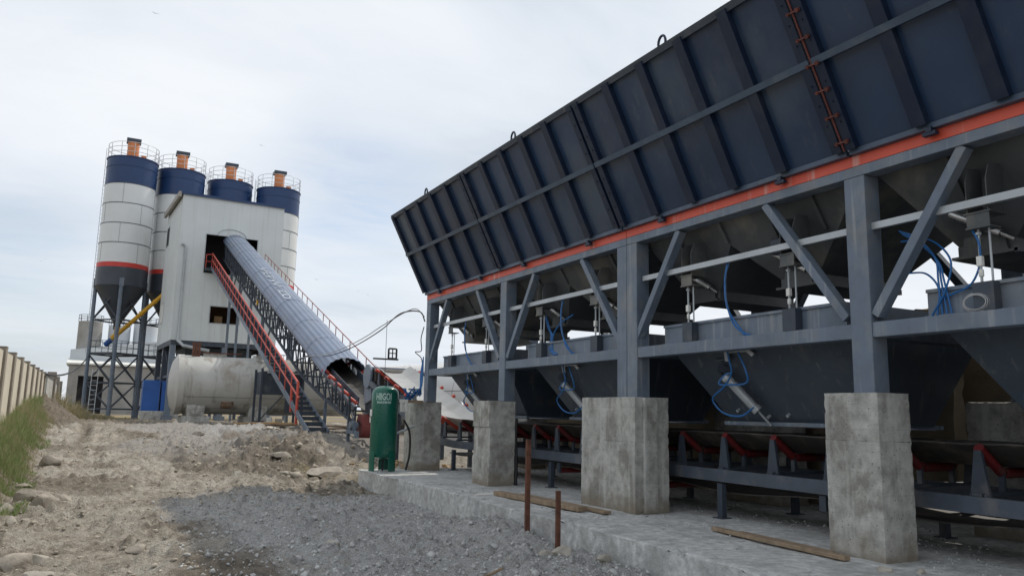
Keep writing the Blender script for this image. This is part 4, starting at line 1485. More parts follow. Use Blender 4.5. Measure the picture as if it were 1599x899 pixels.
rf = MB().box(tx0 - 0.12, tx1 + 0.1, ty0 - 0.12, ty1 + 0.1, tz1 + 0.003, tz1 + 0.06).build('roof', M_far2, tw)
MB().box(tx0 - 0.14, tx1 + 0.12, ty0 - 0.15, ty0 - 0.125, tz1 - 0.10, tz1 + 0.09).build('roof_trim', M_siloB, rf)
M_trim = mat('grey verge trim', (0.33, 0.31, 0.28), 0.7)
MB().box(tx0 - 0.32, tx0 - 0.125, ty0 - 0.12, ty1 + 0.1, tz1 - 0.30, tz1 + 0.09).build('verge', M_trim, rf)
MB().box(tx0 + th, tx1 - th, ty0 + 3.2, ty0 + 3.25, tz0 + 0.1, 10.6).build('inner_partition', M_brown, tw)
MB().box(tx0 + th, tx1 - th, ty0 + 3.2, ty0 + 3.25, 10.76, tz1 - 0.1).build('inner_partition', M_dark, tw)
MB().box(tx0 + th + .01, tx1 - th - .01, ty0 + th + .01, ty1 - th - .01, 10.6, 10.75).build('floor', M_frame_dk, tw)
MB().box(tx0 + th + .01, tx1 - th - .01, ty0 + th + .01, ty1 - th - .01, tz0, tz0 + .1).build('floor', M_frame_dk, tw)
m = MB().box(7.75, 8.35, ty0 + 1.6, ty0 + 2.2, 7.5, 8.35).cyl((8.05, ty0 + 1.58, 7.95), (8.05, ty0 + 1.5, 7.95), 0.22, n=16)
m.build('machine_cabinet', M_woodfresh, tw)
for a in (o1, o2):
    x0, x1, z0, z1 = a
    fr = MB()
    fr.box(x0 - .06, x0, ty0 - .02, ty0 - .002, z0 - .06, z1 + .06).box(x1, x1 + .06, ty0 - .02, ty0 - .002, z0 - .06, z1 + .06).box(x0, x1, ty0 - .02, ty0 - .002, z1, z1 + .06).box(x0, x1, ty0 - .02, ty0 - .002, z0 - .06, z0)
    fr.build('opening_frame', M_alu, fwall)
MB().tube([(8.3 + 1.05 * math.cos(a), ty0 - 0.03, 14.38 + 0.55 * math.sin(a)) for a in [math.pi * k / 16 for k in range(17)]], 0.03, 5).build('arch_trim', M_alu, fwall)
for y, z, w_, h_, mm in ((69.0 - 0.2, 14.35, 1.3, 1.5, M_dark), (68.3, 8.0, 1.2, 1.5, M_white)):
    wi = MB().box(tx0 - 0.02, tx0 - 0.002, y - w_ / 2 - .08, y + w_ / 2 + .08, z - .08, z + h_ + .08).build('window', M_alu, tw)
    MB().box(tx0 - 0.03, tx0 - 0.022, y - w_ / 2, y + w_ / 2, z, z + h_).build('pane', mm, wi)
m = MB().tube([(5.05, ty0 - 0.12, 6.6), (5.05, ty0 - 0.12, 13.2), (4.9, ty0 - 0.12, 13.35), (4.75, ty0 - 0.12, 13.35)], 0.09, 8)
m.tube([(5.05, ty0 - 0.12, 6.6), (5.05, ty0 - 0.12, 6.2), (5.4, ty0 - .5, 5.8), (7.2, ty0 - 0.6, 5.5)], 0.13, 8)
m.build('downpipe', M_alu, tw)
m = MB().box(tx0 + .02, tx1 - .02, ty0 + .03, ty0 + .2, 5.86, tz0 - .005).box(tx0 + .02, tx1 - .02, ty1 - .2, ty1 - .03, 5.86, tz0 - .005).box(tx0 + .02, tx0 + .2, ty0 + .2, ty1 - .2, 5.86, tz0 - .005).box(tx1 - .2, tx1 - .02, ty0 + .2, ty1 - .2, 5.86, tz0 - .005)
for k in range(1, 6):
    x = tx0 + k * 1.27
    m.box(x - .07, x + .07, ty0 + .2, ty1 - .2, 5.9, tz0 - .005)
m.build('floor_beam', M_frame_dk, tw)
for x, y in ((4.8, 62.25), (4.8, 66), (4.8, 69.75), (8.4, 62.25), (8.4, 69.75), (11.9, 62.25), (11.9, 66), (11.9, 69.75)):
    MB().box(x - .19, x + .19, y - .19, y + .19, 0.2, 5.86).box(x - .35, x + .35, y - .35, y + .35, 0.1, 0.75).build('leg', M_frame if y < 63 else M_frame_dk, tw)
m = MB()
m.bar((4.8, 62.25, 3.6), (4.8, 69.75, 3.6), .15, .2).bar((4.8, 66, .8), (4.8, 69.75, 3.6), .1, .1).bar((4.8, 66, 3.6), (4.8, 69.75, .8), .1, .1).bar((4.8, 62.3, 3.6), (4.8, 66, 5.8), .1, .1)
m.bar((8.4, 62.2, 4.1), (11.9, 62.2, 4.1), .12, .18).bar((8.4, 62.2, 4.1), (11.9, 62.2, 5.8), .1, .1)
m.bar((4.8, 69.75, 3.6), (11.9, 69.75, 3.6), .12, .18)
m.build('cross_bracing', M_frame_dk, tw)
m = MB().hexa([(6.2, 64, 3.9), (10.4, 64, 3.9), (10.4, 68, 3.9), (6.2, 68, 3.9)], [(5.8, 63.6, 5.86), (10.8, 63.6, 5.86), (10.8, 68.4, 5.86), (5.8, 68.4, 5.86)])
m.build('discharge_hopper', M_frame_dk, tw)
tw.rotation_euler = (0, 0, R(3.0))

# ------------------------------------------------------------------ silos
SR = 1.98


def make_silo():
    t = thing('cement_silo', 'x', 'silo', (0, 0, 0.3), 'tall cement silos in a row by the white tower')

    def shell(name, z0, z1, m_, seams):
        s_ = MB().lathe([(SR, z0), (SR, z1)], n=48).build(name, m_, t)
        mm = MB()
        for z in seams:
            mm.lathe([(SR, z - .03), (SR + .03, z - .022), (SR + .03, z + .022), (SR, z + .022)], n=48)
        return s_, mm
    s1, q1 = shell('blue_band', 19.7, 22.0, M_siloB, (21.2, 21.97))
    q1.build('seam_ring', M_siloB, s1)
    s2, q2 = shell('shell', 13.0, 19.7, M_siloW, (14.65, 16.3, 18.0, 19.68))
    q2.build('seam_ring', M_siloG, s2)
    for i, (z0, z1) in enumerate(((13.0, 14.62), (14.68, 16.27), (16.33, 17.97), (18.03, 19.65))):
        for k in range(4):
            a = k * math.pi / 2 + (i % 2) * 0.8 + 0.5
            c_, s_ = math.cos(a) * (SR + .004), math.sin(a) * (SR + .004)
            MB().cyl((c_, s_, z0), (c_, s_, z1), 0.010, n=5).build('weld_seam', M_siloG, s2)
    shell('red_band', 12.62, 13.0, M_siloR, ())
    s3, q3 = shell('skirt', 11.1, 12.62, M_siloG, (11.12,))
    q3.build('seam_ring', M_siloG, s3)
    MB().lathe([(SR, 11.1), (0.28, 8.1), (0.28, 7.6)], n=40).build('cone', M_siloG, t)
    MB().lathe([(0.01, 22.05), (SR - .02, 22.0), (SR + .06, 21.96), (SR + .06, 22.03), (0.01, 22.2)], n=40).build('roof', M_siloB, t)
    # guard rail
    m = MB()
    rr_ = SR - 0.02
    for z in (22.45, 22.85, 23.25):
        m.tube([(rr_ * math.cos(a), rr_ * math.sin(a), z) for a in [2 * math.pi * k / 32 for k in range(32)]], 0.022, 5, closed=True)
    for k in range(12):
        a = 2 * math.pi * k / 12
        m.cyl((rr_ * math.cos(a), rr_ * math.sin(a), 22.0), (rr_ * math.cos(a), rr_ * math.sin(a), 23.25), 0.024, n=5)
    m.build('guard_rail', M_railW, t)
    fl = MB().lathe([(0.45, 22.1), (0.47, 22.5), (0.45, 22.52), (0.47, 22.9), (0.45, 22.92), (0.47, 23.3), (0.46, 23.6)], c=(-0.1, -0.5, 0), n=24).build('dust_filter', M_orange, t)
    MB().box(-0.66, 0.46, -1.02, 0.04, 23.6, 23.86).build('filter_cap', M_frame_dk, fl)
    MB().box(0.55, 0.95, -0.9, -0.5, 22.1, 22.5).build('relief_valve', M_orange, t)
    # frame
    LEG = [(1.86 * math.cos(a), 1.86 * math.sin(a)) for a in (R(-90), R(0), R(90), R(180))]
    for x, y in LEG:
        MB().cyl((x, y, 0.1), (x, y, 11.6), 0.15, n=12).box(x - .3, x + .3, y - .3, y + .3, 0.0, 0.12).box(x - .17, x + .17, y - .17, y + .17, 11.0, 11.7).build('leg', M_frame, t)
    for i in range(4):
        p, q_ = LEG[i], LEG[(i + 1) % 4]
        for zh, zd in (((1.1, 3.2, 5.5), ((1.1, 3.2), (3.2, 5.5))), ((8.3,), ((8.3, 11.1),))):
            m = MB()
            for z in zh:
                m.bar((*p, z), (*q_, z), .10, .12)
            for z0, z1 in zd:
                m.bar((*p, z0), (*q_, z1), .09, .09)
                m.bar((*p, z1), (*q_, z0), .085, .085)
            m.build('bracing', M_frame_dk, t)
    pf = MB().raw([(*p, 5.58) for p in LEG] + [(*p, 5.64) for p in LEG], [(3, 2, 1, 0), (4, 5, 6, 7), (0, 1, 5, 4), (1, 2, 6, 5), (2, 3, 7, 6), (3, 0, 4, 7)]).build('platform', M_frame_dk, t)
    m = MB()
    for i in range(4):
        p, q_ = Vector((*LEG[i], 0)), Vector((*LEG[(i + 1) % 4], 0))
        for z in (6.1, 6.6):
            m.bar(p + Vector((0, 0, z)), q_ + Vector((0, 0, z)), .035, .035)
        for k in range(1, 4):
            c = p.lerp(q_, k / 4)
            m.bar(c + Vector((0, 0, 5.64)), c + Vector((0, 0, 6.6)), .035, .035)
    m.build('platform_rail', M_frame_dk, pf)
    m = MB()
    a = R(160)
    lx, ly = math.cos(a) * (SR + .18), math.sin(a) * (SR + .18)
    tx_, ty_ = -math.sin(a) * .2, math.cos(a) * .2
    for s_ in (-1, 1):
        m.cyl((lx + s_ * tx_, ly + s_ * ty_, 5.6), (lx + s_ * tx_, ly + s_ * ty_, 23.1), 0.022, n=5)
    z = 5.8
    while z < 22.6:
        m.cyl((lx - tx_, ly - ty_, z), (lx + tx_, ly + ty_, z), 0.014, n=4)
        z += 0.35
    m.build('ladder', M_railW, t)
    return t


sl_ = ['leftmost cement silo, fully in view with its cone and legs left of the white tower', 'cement silo just left of the white tower, half hidden behind its left wall',
       'cement silo behind the middle of the tower, only its blue top showing over the roof', 'cement silo at the right corner of the white tower, white body showing beside it']
silo = make_silo()
for i, (x, y) in enumerate(((1.17, 72.6), (5.2, 74.1), (9.55, 75.3), (13.8, 74.3))):
    o = silo if i == 0 else copy_tree(silo)
    o.location = (x, y, 0.0 if i == 3 else 0.3)
    o['label'] = sl_[i]
    if i:
        o.rotation_euler = (0, 0, 0)

sc_ = thing('screw_conveyor', 'yellow screw conveyor pipe slanting up from the first silo into the white tower', 'screw conveyor', (1.2, 72.2, 7.0))
MB().cyl((1.05, 72.25, 6.95), (5.6, 69.2, 11.9), 0.17, n=16).build('pipe', M_yellow, sc_)
MB().cyl((0.95, 72.32, 6.84), (1.2, 72.15, 7.12), 0.26, n=16).box(1.0, 1.4, 71.98, 72.38, 7.2, 7.8).build('inlet', M_yellow, sc_)
m = MB()
for k in range(1, 5):
    p = Vector((1.05, 72.25, 6.95)).lerp(Vector((5.6, 69.2, 11.9)), k / 5)
    d = Vector((4.55, -3.05, 4.95)).normalized() * .03
    m.cyl(p - d, p + d, 0.22, n=16)
m.build('flange', M_yellow, sc_)
MB().cyl((0.85, 72.4, 6.72), (0.45, 72.65, 6.30), 0.22, n=14).build('motor', M_bluepanel, sc_)

# ------------------------------------------------------------------ old tanks
tk = thing('storage_tank', 'weathered white cylindrical tank with rust stains, lying on concrete blocks in front of the tower', 'tank', (7.6, 41, 1.08))
tr, tzc = 1.40, 2.47


def tank_body(x0, x1, y, z, r, n=56):
    mm = MB()
    ks = 10
    for i in range(ks + 1):
        x = x0 + (x1 - x0) * i / ks
        for k in range(n):
            a = 2 * math.pi * k / n
            mm.v.append((x, y + r * math.cos(a), z + r * math.sin(a)))
    for i in range(ks):
        for k in range(n):
            mm.f.append((i * n + k, i * n + (k + 1) % n, (i + 1) * n + (k + 1) % n, (i + 1) * n + k))
    return mm


M_tankside = mat('tank shell', (0.45, 0.445, 0.415), 0.45, var=0.14, vs=0.8, streak=((0.21, 0.18, 0.135), 0.7, 1.6, 0.52), stain=((0.23, 0.165, 0.11), 0.65, 0.75, 0.56))
tank_body(3.68, 11.9, 41, tzc, tr).build('shell', M_tankside, tk)
m = MB()
for r_, x in ((tr + .03, 3.70), (tr + .03, 3.42), (tr * .93, 3.36), (0.75 * tr, 3.22), (0.4 * tr, 3.12), (0.01, 3.08)):
    for k in range(48):
        a = 2 * math.pi * k / 48
        m.v.append((x, 41 + r_ * math.cos(a), tzc + r_ * math.sin(a)))
for i in range(5):
    for k in range(48):
        m.f.append((i * 48 + k, i * 48 + (k + 1) % 48, (i + 1) * 48 + (k + 1) % 48, (i + 1) * 48 + k))
m.build('end_cap', M_tank, tk)
m = MB()
for r_, x in ((tr, 11.88), (tr * .93, 12.0), (0.75 * tr, 12.12), (0.01, 12.2)):
    for k in range(48):
        a = 2 * math.pi * k / 48
        m.v.append((x, 41 + r_ * math.cos(a), tzc + r_ * math.sin(a)))
for i in range(3):
    for k in range(48):
        m.f.append((i * 48 + k, i * 48 + (k + 1) % 48, (i + 1) * 48 + (k + 1) % 48, (i + 1) * 48 + k))
m.build('end_cap', M_tank, tk)
m = MB()
for a in (R(205), R(232)):
    for (xa, xb2) in ((3.75, 11.8),):
        m.bar((xa, 41 + (tr + .004) * math.cos(a), tzc + (tr + .004) * math.sin(a)), (xb2, 41 + (tr + .004) * math.cos(a), tzc + (tr + .004) * math.sin(a)), 0.012, 0.012)
m.build('weld_seam', M_frame_dk, tk)
a = R(222)
m = MB()
for k in range(7):
    aa = R(214) + R(3.2) * k
    m.v += [(5.40, 41 + (tr + .012) * math.cos(aa), tzc + (tr + .012) * math.sin(aa)), (5.98, 41 + (tr + .012) * math.cos(aa), tzc + (tr + .012) * math.sin(aa))]
for k in range(6):
    m.f.append((2 * k, 2 * k + 1, 2 * k + 3, 2 * k + 2))
rpt = m.build('rusty_patch_plate', mat('rusty tank plate', (0.24, 0.155, 0.10), 0.85, var=0.35, vs=5, stain=((0.36, 0.33, 0.29), 0.7, 4, 0.5)), tk)
rpt.modifiers.new('solid', 'SOLIDIFY').thickness = 0.02
m = MB().box(4.02, 4.12, 40.6, 40.7, 3.75, 4.5).box(4.28, 4.38, 40.6, 40.7, 3.75, 4.5).cyl((4.2, 40.65, 3.8), (4.2, 40.65, 4.35), 0.07, n=10).bar((4.0, 40.65, 4.42), (4.4, 40.65, 4.42), .12, .08).bar((4.3, 40.65, 4.0), (6.3, 40.6, 4.02), .05, .05)
m.build('rusty_valve', M_rust, tk)
MB().box(4.6, 5.6, 40.7, 41.3, 3.82, 4.0).build('top_saddle', M_conc, tk)
MB().cyl((7.2, 40.9, 3.8), (7.2, 40.9, 4.0), 0.3, n=16).build('manhole', M_conc, tk)
for i, (xa, xb2, lb) in enumerate(((3.72, 4.95, 'tapered concrete block under the left end of the weathered tank'), (6.55, 7.8, 'stepped pale concrete block under the middle of the weathered tank'))):
    m = MB()
    g0 = 0.5
    rough_box(m, xa, xb2, 39.75, 42.2, g0, 0.98, step=.15, amp=.02, freq=3, seed=i + 20, edge=.05)
    b0 = len(m.v)
    rough_box(m, xa + .18, xb2 - .22, 39.95, 42.0, 0.97, 1.52, step=.15, amp=.03, freq=3, seed=i + 30, edge=.08)
    solo('concrete_block', m, M_conc, lb, 'concrete block', 'concrete blocks bearing the weathered tank')
t2 = thing('storage_tank', 'cleaner white tank lying behind the belt, seen between the first two concrete piers', 'tank', (11.9, 32, 0.65))
ax = Vector((0.32, -0.95, 0)).normalized()
p0, p1 = Vector((11.55, 34.0, 2.02)), Vector((14.1, 26.4, 2.02))
MB().cyl(p0, p1, 1.38, n=56, caps=False).build('shell', M_tank2, t2)
for p, s_ in ((p0, -1), (p1, 1)):
    m = MB()
    for k, (r_, dx) in enumerate(((1.38, -.02), (1.28, .12), (0.95, .26), (0.5, .34))):
        pass
    m.cyl(p, p + ax * .14 * s_, 1.38, 1.25, n=56).cyl(p + ax * .141 * s_, p + ax * .30 * s_, 1.25, 0.7, n=56).cyl(p + ax * .301 * s_, p + ax * .36 * s_, 0.7, 0.1, n=56)
    m.build('end_cap', M_tank2, t2)
m = MB()
side = Vector((-0.95, -0.32, 0))
for a in (R(8), R(-35)):
    d = side * (1.384 * math.cos(a)) + Vector((0, 0, 1.384 * math.sin(a)))
    MB().bar(p0 + d, p1 + d, .012, .012).build('weld_seam', M_frame_dk, t2)
for f_ in (.25, .5, .75):
    c = p0.lerp(p1, f_)
    MB().tube([c + side * (1.382 * math.cos(a)) + Vector((0, 0, 1.382 * math.sin(a))) for a in [R(-80) + R(170) * k / 14 for k in range(15)]], 0.007, 4).build('weld_seam', M_frame_dk, t2)
m = MB()
for f_ in (.2, .8):
    c = p0.lerp(p1, f_)
    m.box(c.x - .9, c.x + .9, c.y - .5, c.y + .5, 0.0, 0.85)
solo('concrete_block', m, M_conc, 'concrete cradle under the cleaner white tank behind the belt', 'concrete block')

# steel box on posts under the stairs
bx = thing('steel_hutch', 'dark steel box on thin posts under the stairs, in front of the weathered tank', 'steel box', (7.5, 37.5, 0.6))
MB().box(6.72, 8.5, 36.9, 38.4, 2.04, 3.08).build('body', M_frame_dk, bx, bevel=.01)
for x, y in ((6.68, 36.86), (8.54, 36.86), (6.68, 38.44), (8.54, 38.44)):
    MB().box(x - .05, x + .05, y - .05, y + .05, 0.55, 3.2).box(x - .18, x + .18, y - .18, y + .18, 0.5, 0.85 if y < 37 and x < 7 else 0.6).build('leg', M_frame_dk, bx)
MB().bar((6.7, 36.86, .9), (7.7, 36.86, 2.04), .05, .05).bar((7.9, 36.95, 1.2), (7.9, 36.95, 2.04), .28, .2).build('brace', M_frame_dk, bx)
MB().tube([(6.9, 36.84, 3.02), (8.4, 36.84, 3.0), (9.4, 36.8, 2.92)], 0.035, 6).build('pipe', M_railW, bx)

# ------------------------------------------------------------------ green pressure vessel
gr = thing('pressure_vessel', 'tall green compressed air vessel with white lettering standing on the corner of the pad', 'air tank', (6.15, 18.05, 0.0))
gxc, gyc, grr = 6.15, 18.05, 0.315
MB().lathe([(0.01, 0.27), (0.15, 0.285), (0.26, 0.33), (grr, 0.42), (grr, 1.80), (0.30, 1.87), (0.25, 1.93), (0.16, 1.975), (0.01, 1.99)], c=(gxc, gyc, 0), n=40).build('body', M_green, gr)
for a in (math.atan2(-gyc, -gxc) - R(58), math.atan2(-gyc, -gxc) + R(48), math.atan2(-gyc, -gxc) + R(175)):
    pl = []
    mm = MB()
    for k in range(6):
        b_ = a + R(-22) + R(44) * k / 5
        for r_ in (grr - .008, grr + .006):
            for z in (0.012, 0.48):
                mm.v.append((gxc + r_ * math.cos(b_), gyc + r_ * math.sin(b_), z))
    for k in range(5):
        o_ = k * 4
        mm.f += [(o_, o_ + 4, o_ + 5, o_ + 1), (o_ + 2, o_ + 3, o_ + 7, o_ + 6), (o_ + 1, o_ + 5, o_ + 7, o_ + 3), (o_, o_ + 2, o_ + 6, o_ + 4)]
    mm.f += [(0, 1, 3, 2), (20, 22, 23, 21)]
    mm.build('leg', M_green, gr)
MB().cyl((gxc, gyc - .02, 0.01), (gxc, gyc - .02, 0.3), 0.022, n=8).build('drain_pipe', M_black, gr)
MB().cyl((gxc, gyc, 1.98), (gxc, gyc, 2.12), 0.028, n=8).cyl((gxc, gyc, 2.12), (gxc, gyc, 2.20), 0.014, n=8).build('safety_valve', M_black, gr)
view_a = math.atan2(-gyc, -gxc)


M_tlet = mat('pale green lettering', (0.42, 0.58, 0.53), 0.45, var=0.2, vs=20)


def wrap_text(s, size, z0, hscale, acen, name):
    v, f = text_mesh(s, size, 0.004)
    xm = max(p[0] for p in v)
    vv = []
    for x, y, z in v:
        a = acen + (x - xm) / (grr + .004)
        vv.append((gxc + (grr + .004) * math.cos(a), gyc + (grr + .004) * math.sin(a), z0 + y * hscale))
    MB().raw(vv, f).build(name, M_tlet, gr, fixn=False)


wrap_text('HIIGOI', 0.125, 1.655, 1.75, view_a + R(27), 'lettering')
wrap_text('MACHINES', 0.071, 1.575, 0.95, view_a + R(27), 'lettering')


def pat(a, z0, z1, w, m_, nm, o=0.02):
    d = Vector((math.cos(a), math.sin(a), 0))
    s = Vector((-math.sin(a), math.cos(a), 0)) * w / 2
    c = Vector((gxc, gyc, 0)) + d * (grr + .003)
    Z = Vector((0, 0, 1))
    MB().hexa([c - s + Z * z0, c + s + Z * z0, c + s + d * o + Z * z0, c - s + d * o + Z * z0], [c - s + Z * z1, c + s + Z * z1, c + s + d * o + Z * z1, c - s + d * o + Z * z1]).build(nm, m_, gr)


pat(view_a - R(72), 1.27, 1.43, 0.13, M_white, 'name_plate')
pat(view_a - R(82), 1.12, 1.25, 0.13, M_white, 'name_plate')
vx = thing('valve_box', 'cream valve block fixed between the green vessel and the first concrete pier', 'valve', (6.55, 17.9, 1.35))
MB().box(6.44, 6.66, 17.84, 17.95, 1.60, 1.68).box(6.46, 6.53, 17.84, 17.95, 1.38, 1.60).box(6.585, 6.65, 17.84, 17.95, 1.38, 1.60).box(6.53, 6.585, 17.88, 17.95, 1.38, 1.60).build('body', M_white, vx, bevel=.008)
MB().box(6.66, 7.05, 17.86, 17.94, 1.60, 1.665).build('bracket', M_wood, vx)
m = MB()
m.tube(spline([(6.62, 18.0, 1.2), (6.78, 18.0, 0.9), (6.80, 18.0, 0.4), (6.72, 18.0, 0.02)]), 0.025, 6)
solo('drain_hose', m, M_black, 'black hose hanging to the pad between the green vessel and the first pier', 'hose')
m = MB().cyl((6.46, 18.1, 0.86), (6.95, 18.1, 1.06), 0.026, n=8)
solo('pipe', m, M_alu, 'short bare metal pipe from the green vessel to the first pier', 'pipe')
mh = MB()
for k in range(6):
    mh.tube(spline([(6.66 + .03 * k, 18.1, 1.68), (6.75 + .05 * k, 18.05, 1.85 + .05 * (k % 3)), (6.95 + .03 * k, 18.15, 1.78 + .04 * (k % 2)), (7.12, 18.2 + .02 * k, 2.0 + .05 * k), (7.17, 18.26, 2.5 + .05 * k)]), 0.014, 6)
for k in range(3):
    mh.tube(spline([(6.55 + .04 * k, 17.98, 1.95), (6.66, 17.95, 1.80), (6.8, 18.0, 1.72 + .06 * k), (7.0, 18.1, 1.9)]), 0.014, 6)
solo('air_hose', mh, M_hose, 'bundle of blue hoses heaped on top of the pier by the green vessel', 'air hose')
mh = MB().box(6.85, 6.95, 18.05, 18.2, 1.66, 1.83).cyl((6.9, 18.12, 1.83), (6.9, 18.12, 2.0), 0.02, n=8).bar((6.75, 18.1, 1.93), (7.1, 18.15, 1.93), .04, .04)
solo('air_filter', mh, M_alu, 'small metal air filter unit among the blue hoses on the first pier', 'air filter')

# ------------------------------------------------------------------ cables
def cable(label, pts, r, m_, cat='cable', name='cable'):
    mm = MB().tube(pts, r, 6)
    return solo(name, mm, m_, label, cat)


pb = (7.72, 35.2, 3.6)
cable('dark cable sagging from the first bin post to the inclined conveyor', spline([(7.15, 18.2, 3.62), (7.05, 18.35, 3.88), (6.85, 19.2, 3.90)] + [tuple(p) for p in sag((6.9, 19.2, 3.90), (7.70, 30.2, 3.42), 0.22, 6)][1:], 6), 0.016, M_wire)
cable('pale thin cable alongside the dark one, running on to the conveyor lattice', spline([(7.15, 18.25, 3.75), (7.0, 18.7, 3.98)] + [tuple(p) for p in sag((6.95, 19.3, 4.0), (7.70, 30.4, 3.5), 0.20, 6)][1:] + [pb], 6), 0.013, M_wire2)
cable('thin plumb wire hanging straight down from the sagging cable', [(6.55, 19.35, 3.72), (6.555, 19.35, 2.1)], 0.006, M_wire, 'wire', 'wire')
cable('black cable looped in a corner on the first bin post', spline([(7.16, 18.28, 3.5), (7.1, 18.3, 3.2), (7.12, 18.3, 2.9), (6.98, 18.35, 2.86), (7.12, 18.3, 2.72), (7.16, 18.28, 2.5)], 6), 0.012, M_wire)
cable('long black cable slung from the end of the boundary wall to the first silo', sag((-1.9, 40.0, 2.68), (-0.65, 72.3, 5.35), 0.55, 16), 0.05, M_wire)

# ------------------------------------------------------------------ boundary wall
bw = thing('boundary_wall', 'long cream panelled boundary wall with brown concrete posts along the left edge', 'wall', (-2.0, 26, 0.3))
yw = [9.5 + 2.58 * i for i in range(13)]
for i, y in enumerate(yw):
    zt_ = 2.60 + 0.003 * y
    MB().box(-2.14, -1.94, y - .19, y + .19, 0.2, zt_ + .05).build('post', M_pillar, bw, bevel=.01)
    MB().box(-2.145, -1.935, y - .195, y + .195, zt_ + .052, zt_ + .075).build('post_cap', M_pillar, bw)
    if i < len(yw) - 1:
        MB().box(-2.10, -2.0, y + .19, yw[i + 1] - .19, 0.2, zt_ - .02).build('panel', M_wallpanel, bw)
bw2 = thing('boundary_wall', 'far stretch of old blotchy wall beyond the dirt heap, its top uneven', 'wall', (-1.7, 46, 0.3))
pts = [(-2.0, 41.0), (-1.95, 46.0), (-2.0, 52.0), (-2.1, 60.0)]
for i in range(3):
    (xa, ya), (xb2, yb) = pts[i], pts[i + 1]
    zt_ = 2.7 - .05 * i
    MB().hexa([(xa - .1, ya, .2), (xa + .1, ya, .2), (xb2 + .1, yb, .2), (xb2 - .1, yb, .2)], [(xa - .1, ya, zt_), (xa + .1, ya, zt_), (xb2 + .1, yb, zt_ - .05), (xb2 - .1, yb, zt_ - .05)]).build('panel', M_conc, bw2)
    MB().box(xb2 - .2, xb2 + .2, yb - .25, yb + .25, .2, zt_ + .3).build('post', M_pillar, bw2)

# ------------------------------------------------------------------ buildings beyond
fb = thing('industrial_building', 'grey concrete shed with pale cladding and a dark doorway behind the first silo', 'building', (2, 114, 0.3))
MB().box(-3.0, -1.9, 110, 124, 0.2, 6.2).build('wall', M_far1, fb)
m = MB().box(-1.9, 8.5, 110.01, 123.9, 4.9, 6.2).box(0.9, 8.5, 110, 123.9, 0.2, 4.9)
m.build('wall', M_far1, fb)
MB().box(-1.9, 0.9, 111.2, 111.3, 0.2, 4.9).build('doorway', M_dark, fb)
MB().hexa([(-3.3, 109.7, 6.25), (9, 109.7, 6.25), (9, 117, 6.25), (-3.3, 117, 6.25)], [(-3.3, 109.7, 6.45), (9, 109.7, 6.45), (9, 117, 7.4), (-3.3, 117, 7.4)]).build('lean_to_roof', M_white, fb)
MB().hexa([(-3.1, 114, 6.5), (9, 114, 6.5), (9, 124, 6.5), (-3.1, 124, 6.5)], [(-3.1, 114, 8.3), (9, 114, 10.2), (9, 124, 10.2), (-3.1, 124, 8.3)]).build('upper_wall', M_far2, fb)
for x, r_, h_, lb in ((-1.2, 1.45, 12.3, 'stained grey silo tower with a railing, far behind the first silo on its left'), (2.3, 1.35, 12.0, 'pale far silo tower seen through the legs of the first silo'), (5.5, 1.5, 12.4, 'pale far silo tower seen between the first silo and the white tower')):
    f2 = thing('silo_tower', lb, 'silo tower', (x, 118, 6.0))
    MB().cyl((x, 118, 6.0), (x, 118, h_), r_, n=28).build('shell', M_far1 if x < 0 else M_far2, f2)
    m = MB()
    for z in (h_ + .4, h_ + .85):
        m.tube([(x + r_ * math.cos(a), 118 + r_ * math.sin(a), z) for a in [2 * math.pi * k / 20 for k in range(20)]], .03, 4, closed=True)
    for k in range(10):
        a = 2 * math.pi * k / 10
        m.cyl((x + r_ * math.cos(a), 118 + r_ * math.sin(a), h_), (x + r_ * math.cos(a), 118 + r_ * math.sin(a), h_ + .85), .03, n=4)
    m.build('guard_rail', M_frame_dk, f2)
bp = MB().box(3.15, 4.3, 63.8, 65.6, 0.35, 3.3)
bp.box(4.42, 5.1, 63.85, 65.6, 0.35, 3.25)
solo('container', bp, M_bluepanel, 'bright blue sheet metal cabin behind the legs of the white tower', 'cabin', bevel=.02)
solo('concrete_plinth', MB().box(3.05, 5.6, 62.55, 63.7, 0.2, 1.05), M_conc, 'low concrete plinth at the foot of the tower legs by the blue cabin', 'plinth', bevel=.03)
ld = MB()
for s_ in (-1, 1):
    ld.cyl((-0.1 + s_ * .22, 69.6, 0.5), (-0.05 + s_ * .22, 70.0, 4.2), .03, n=6)
for k in range(10):
    ld.cyl((-0.32, 69.62 + .04 * k, .7 + .37 * k), (0.12, 69.62 + .04 * k, .7 + .37 * k), .022, n=6)
solo('ladder', ld, M_railW, 'white ladder leaning inside the legs of the first silo', 'ladder')

# old wall behind the bins
ow = MB()
rough_box(ow, 10.85, 11.15, 7.0, 19.0, -0.3, 3.1, step=.16, amp=.04, freq=1.5, seed=51, edge=.08)  # real wall, raised beyond its visible part to block sun under the bins
solo('retaining_wall', ow, M_conc_dk, 'old brown blotchy retaining wall behind the bins, seen below the weigh hoppers', 'wall')
sun_block_wall = MB()  # added wall that keeps sun off the pad and closes the gap
rough_box(sun_block_wall, 11.5, 11.85, -1.5, 9.5, -0.3, 3.15, step=.3, amp=.05, freq=1.5, seed=52, edge=.08)
solo('retaining_wall', sun_block_wall, M_conc_dk, 'added stretch of wall blocking sun behind the bins at the right edge', 'wall')
for y, x, lb in ((15.3, 10.9, 'brown rusty post behind the second weigh hopper'), (4.35, 11.0, 'brown rusty post behind the rightmost weigh hopper')):
    solo('steel_post', MB().box(x - .14, x + .14, y - .14, y + .14, 0, 3.25), M_rust, lb, 'post')

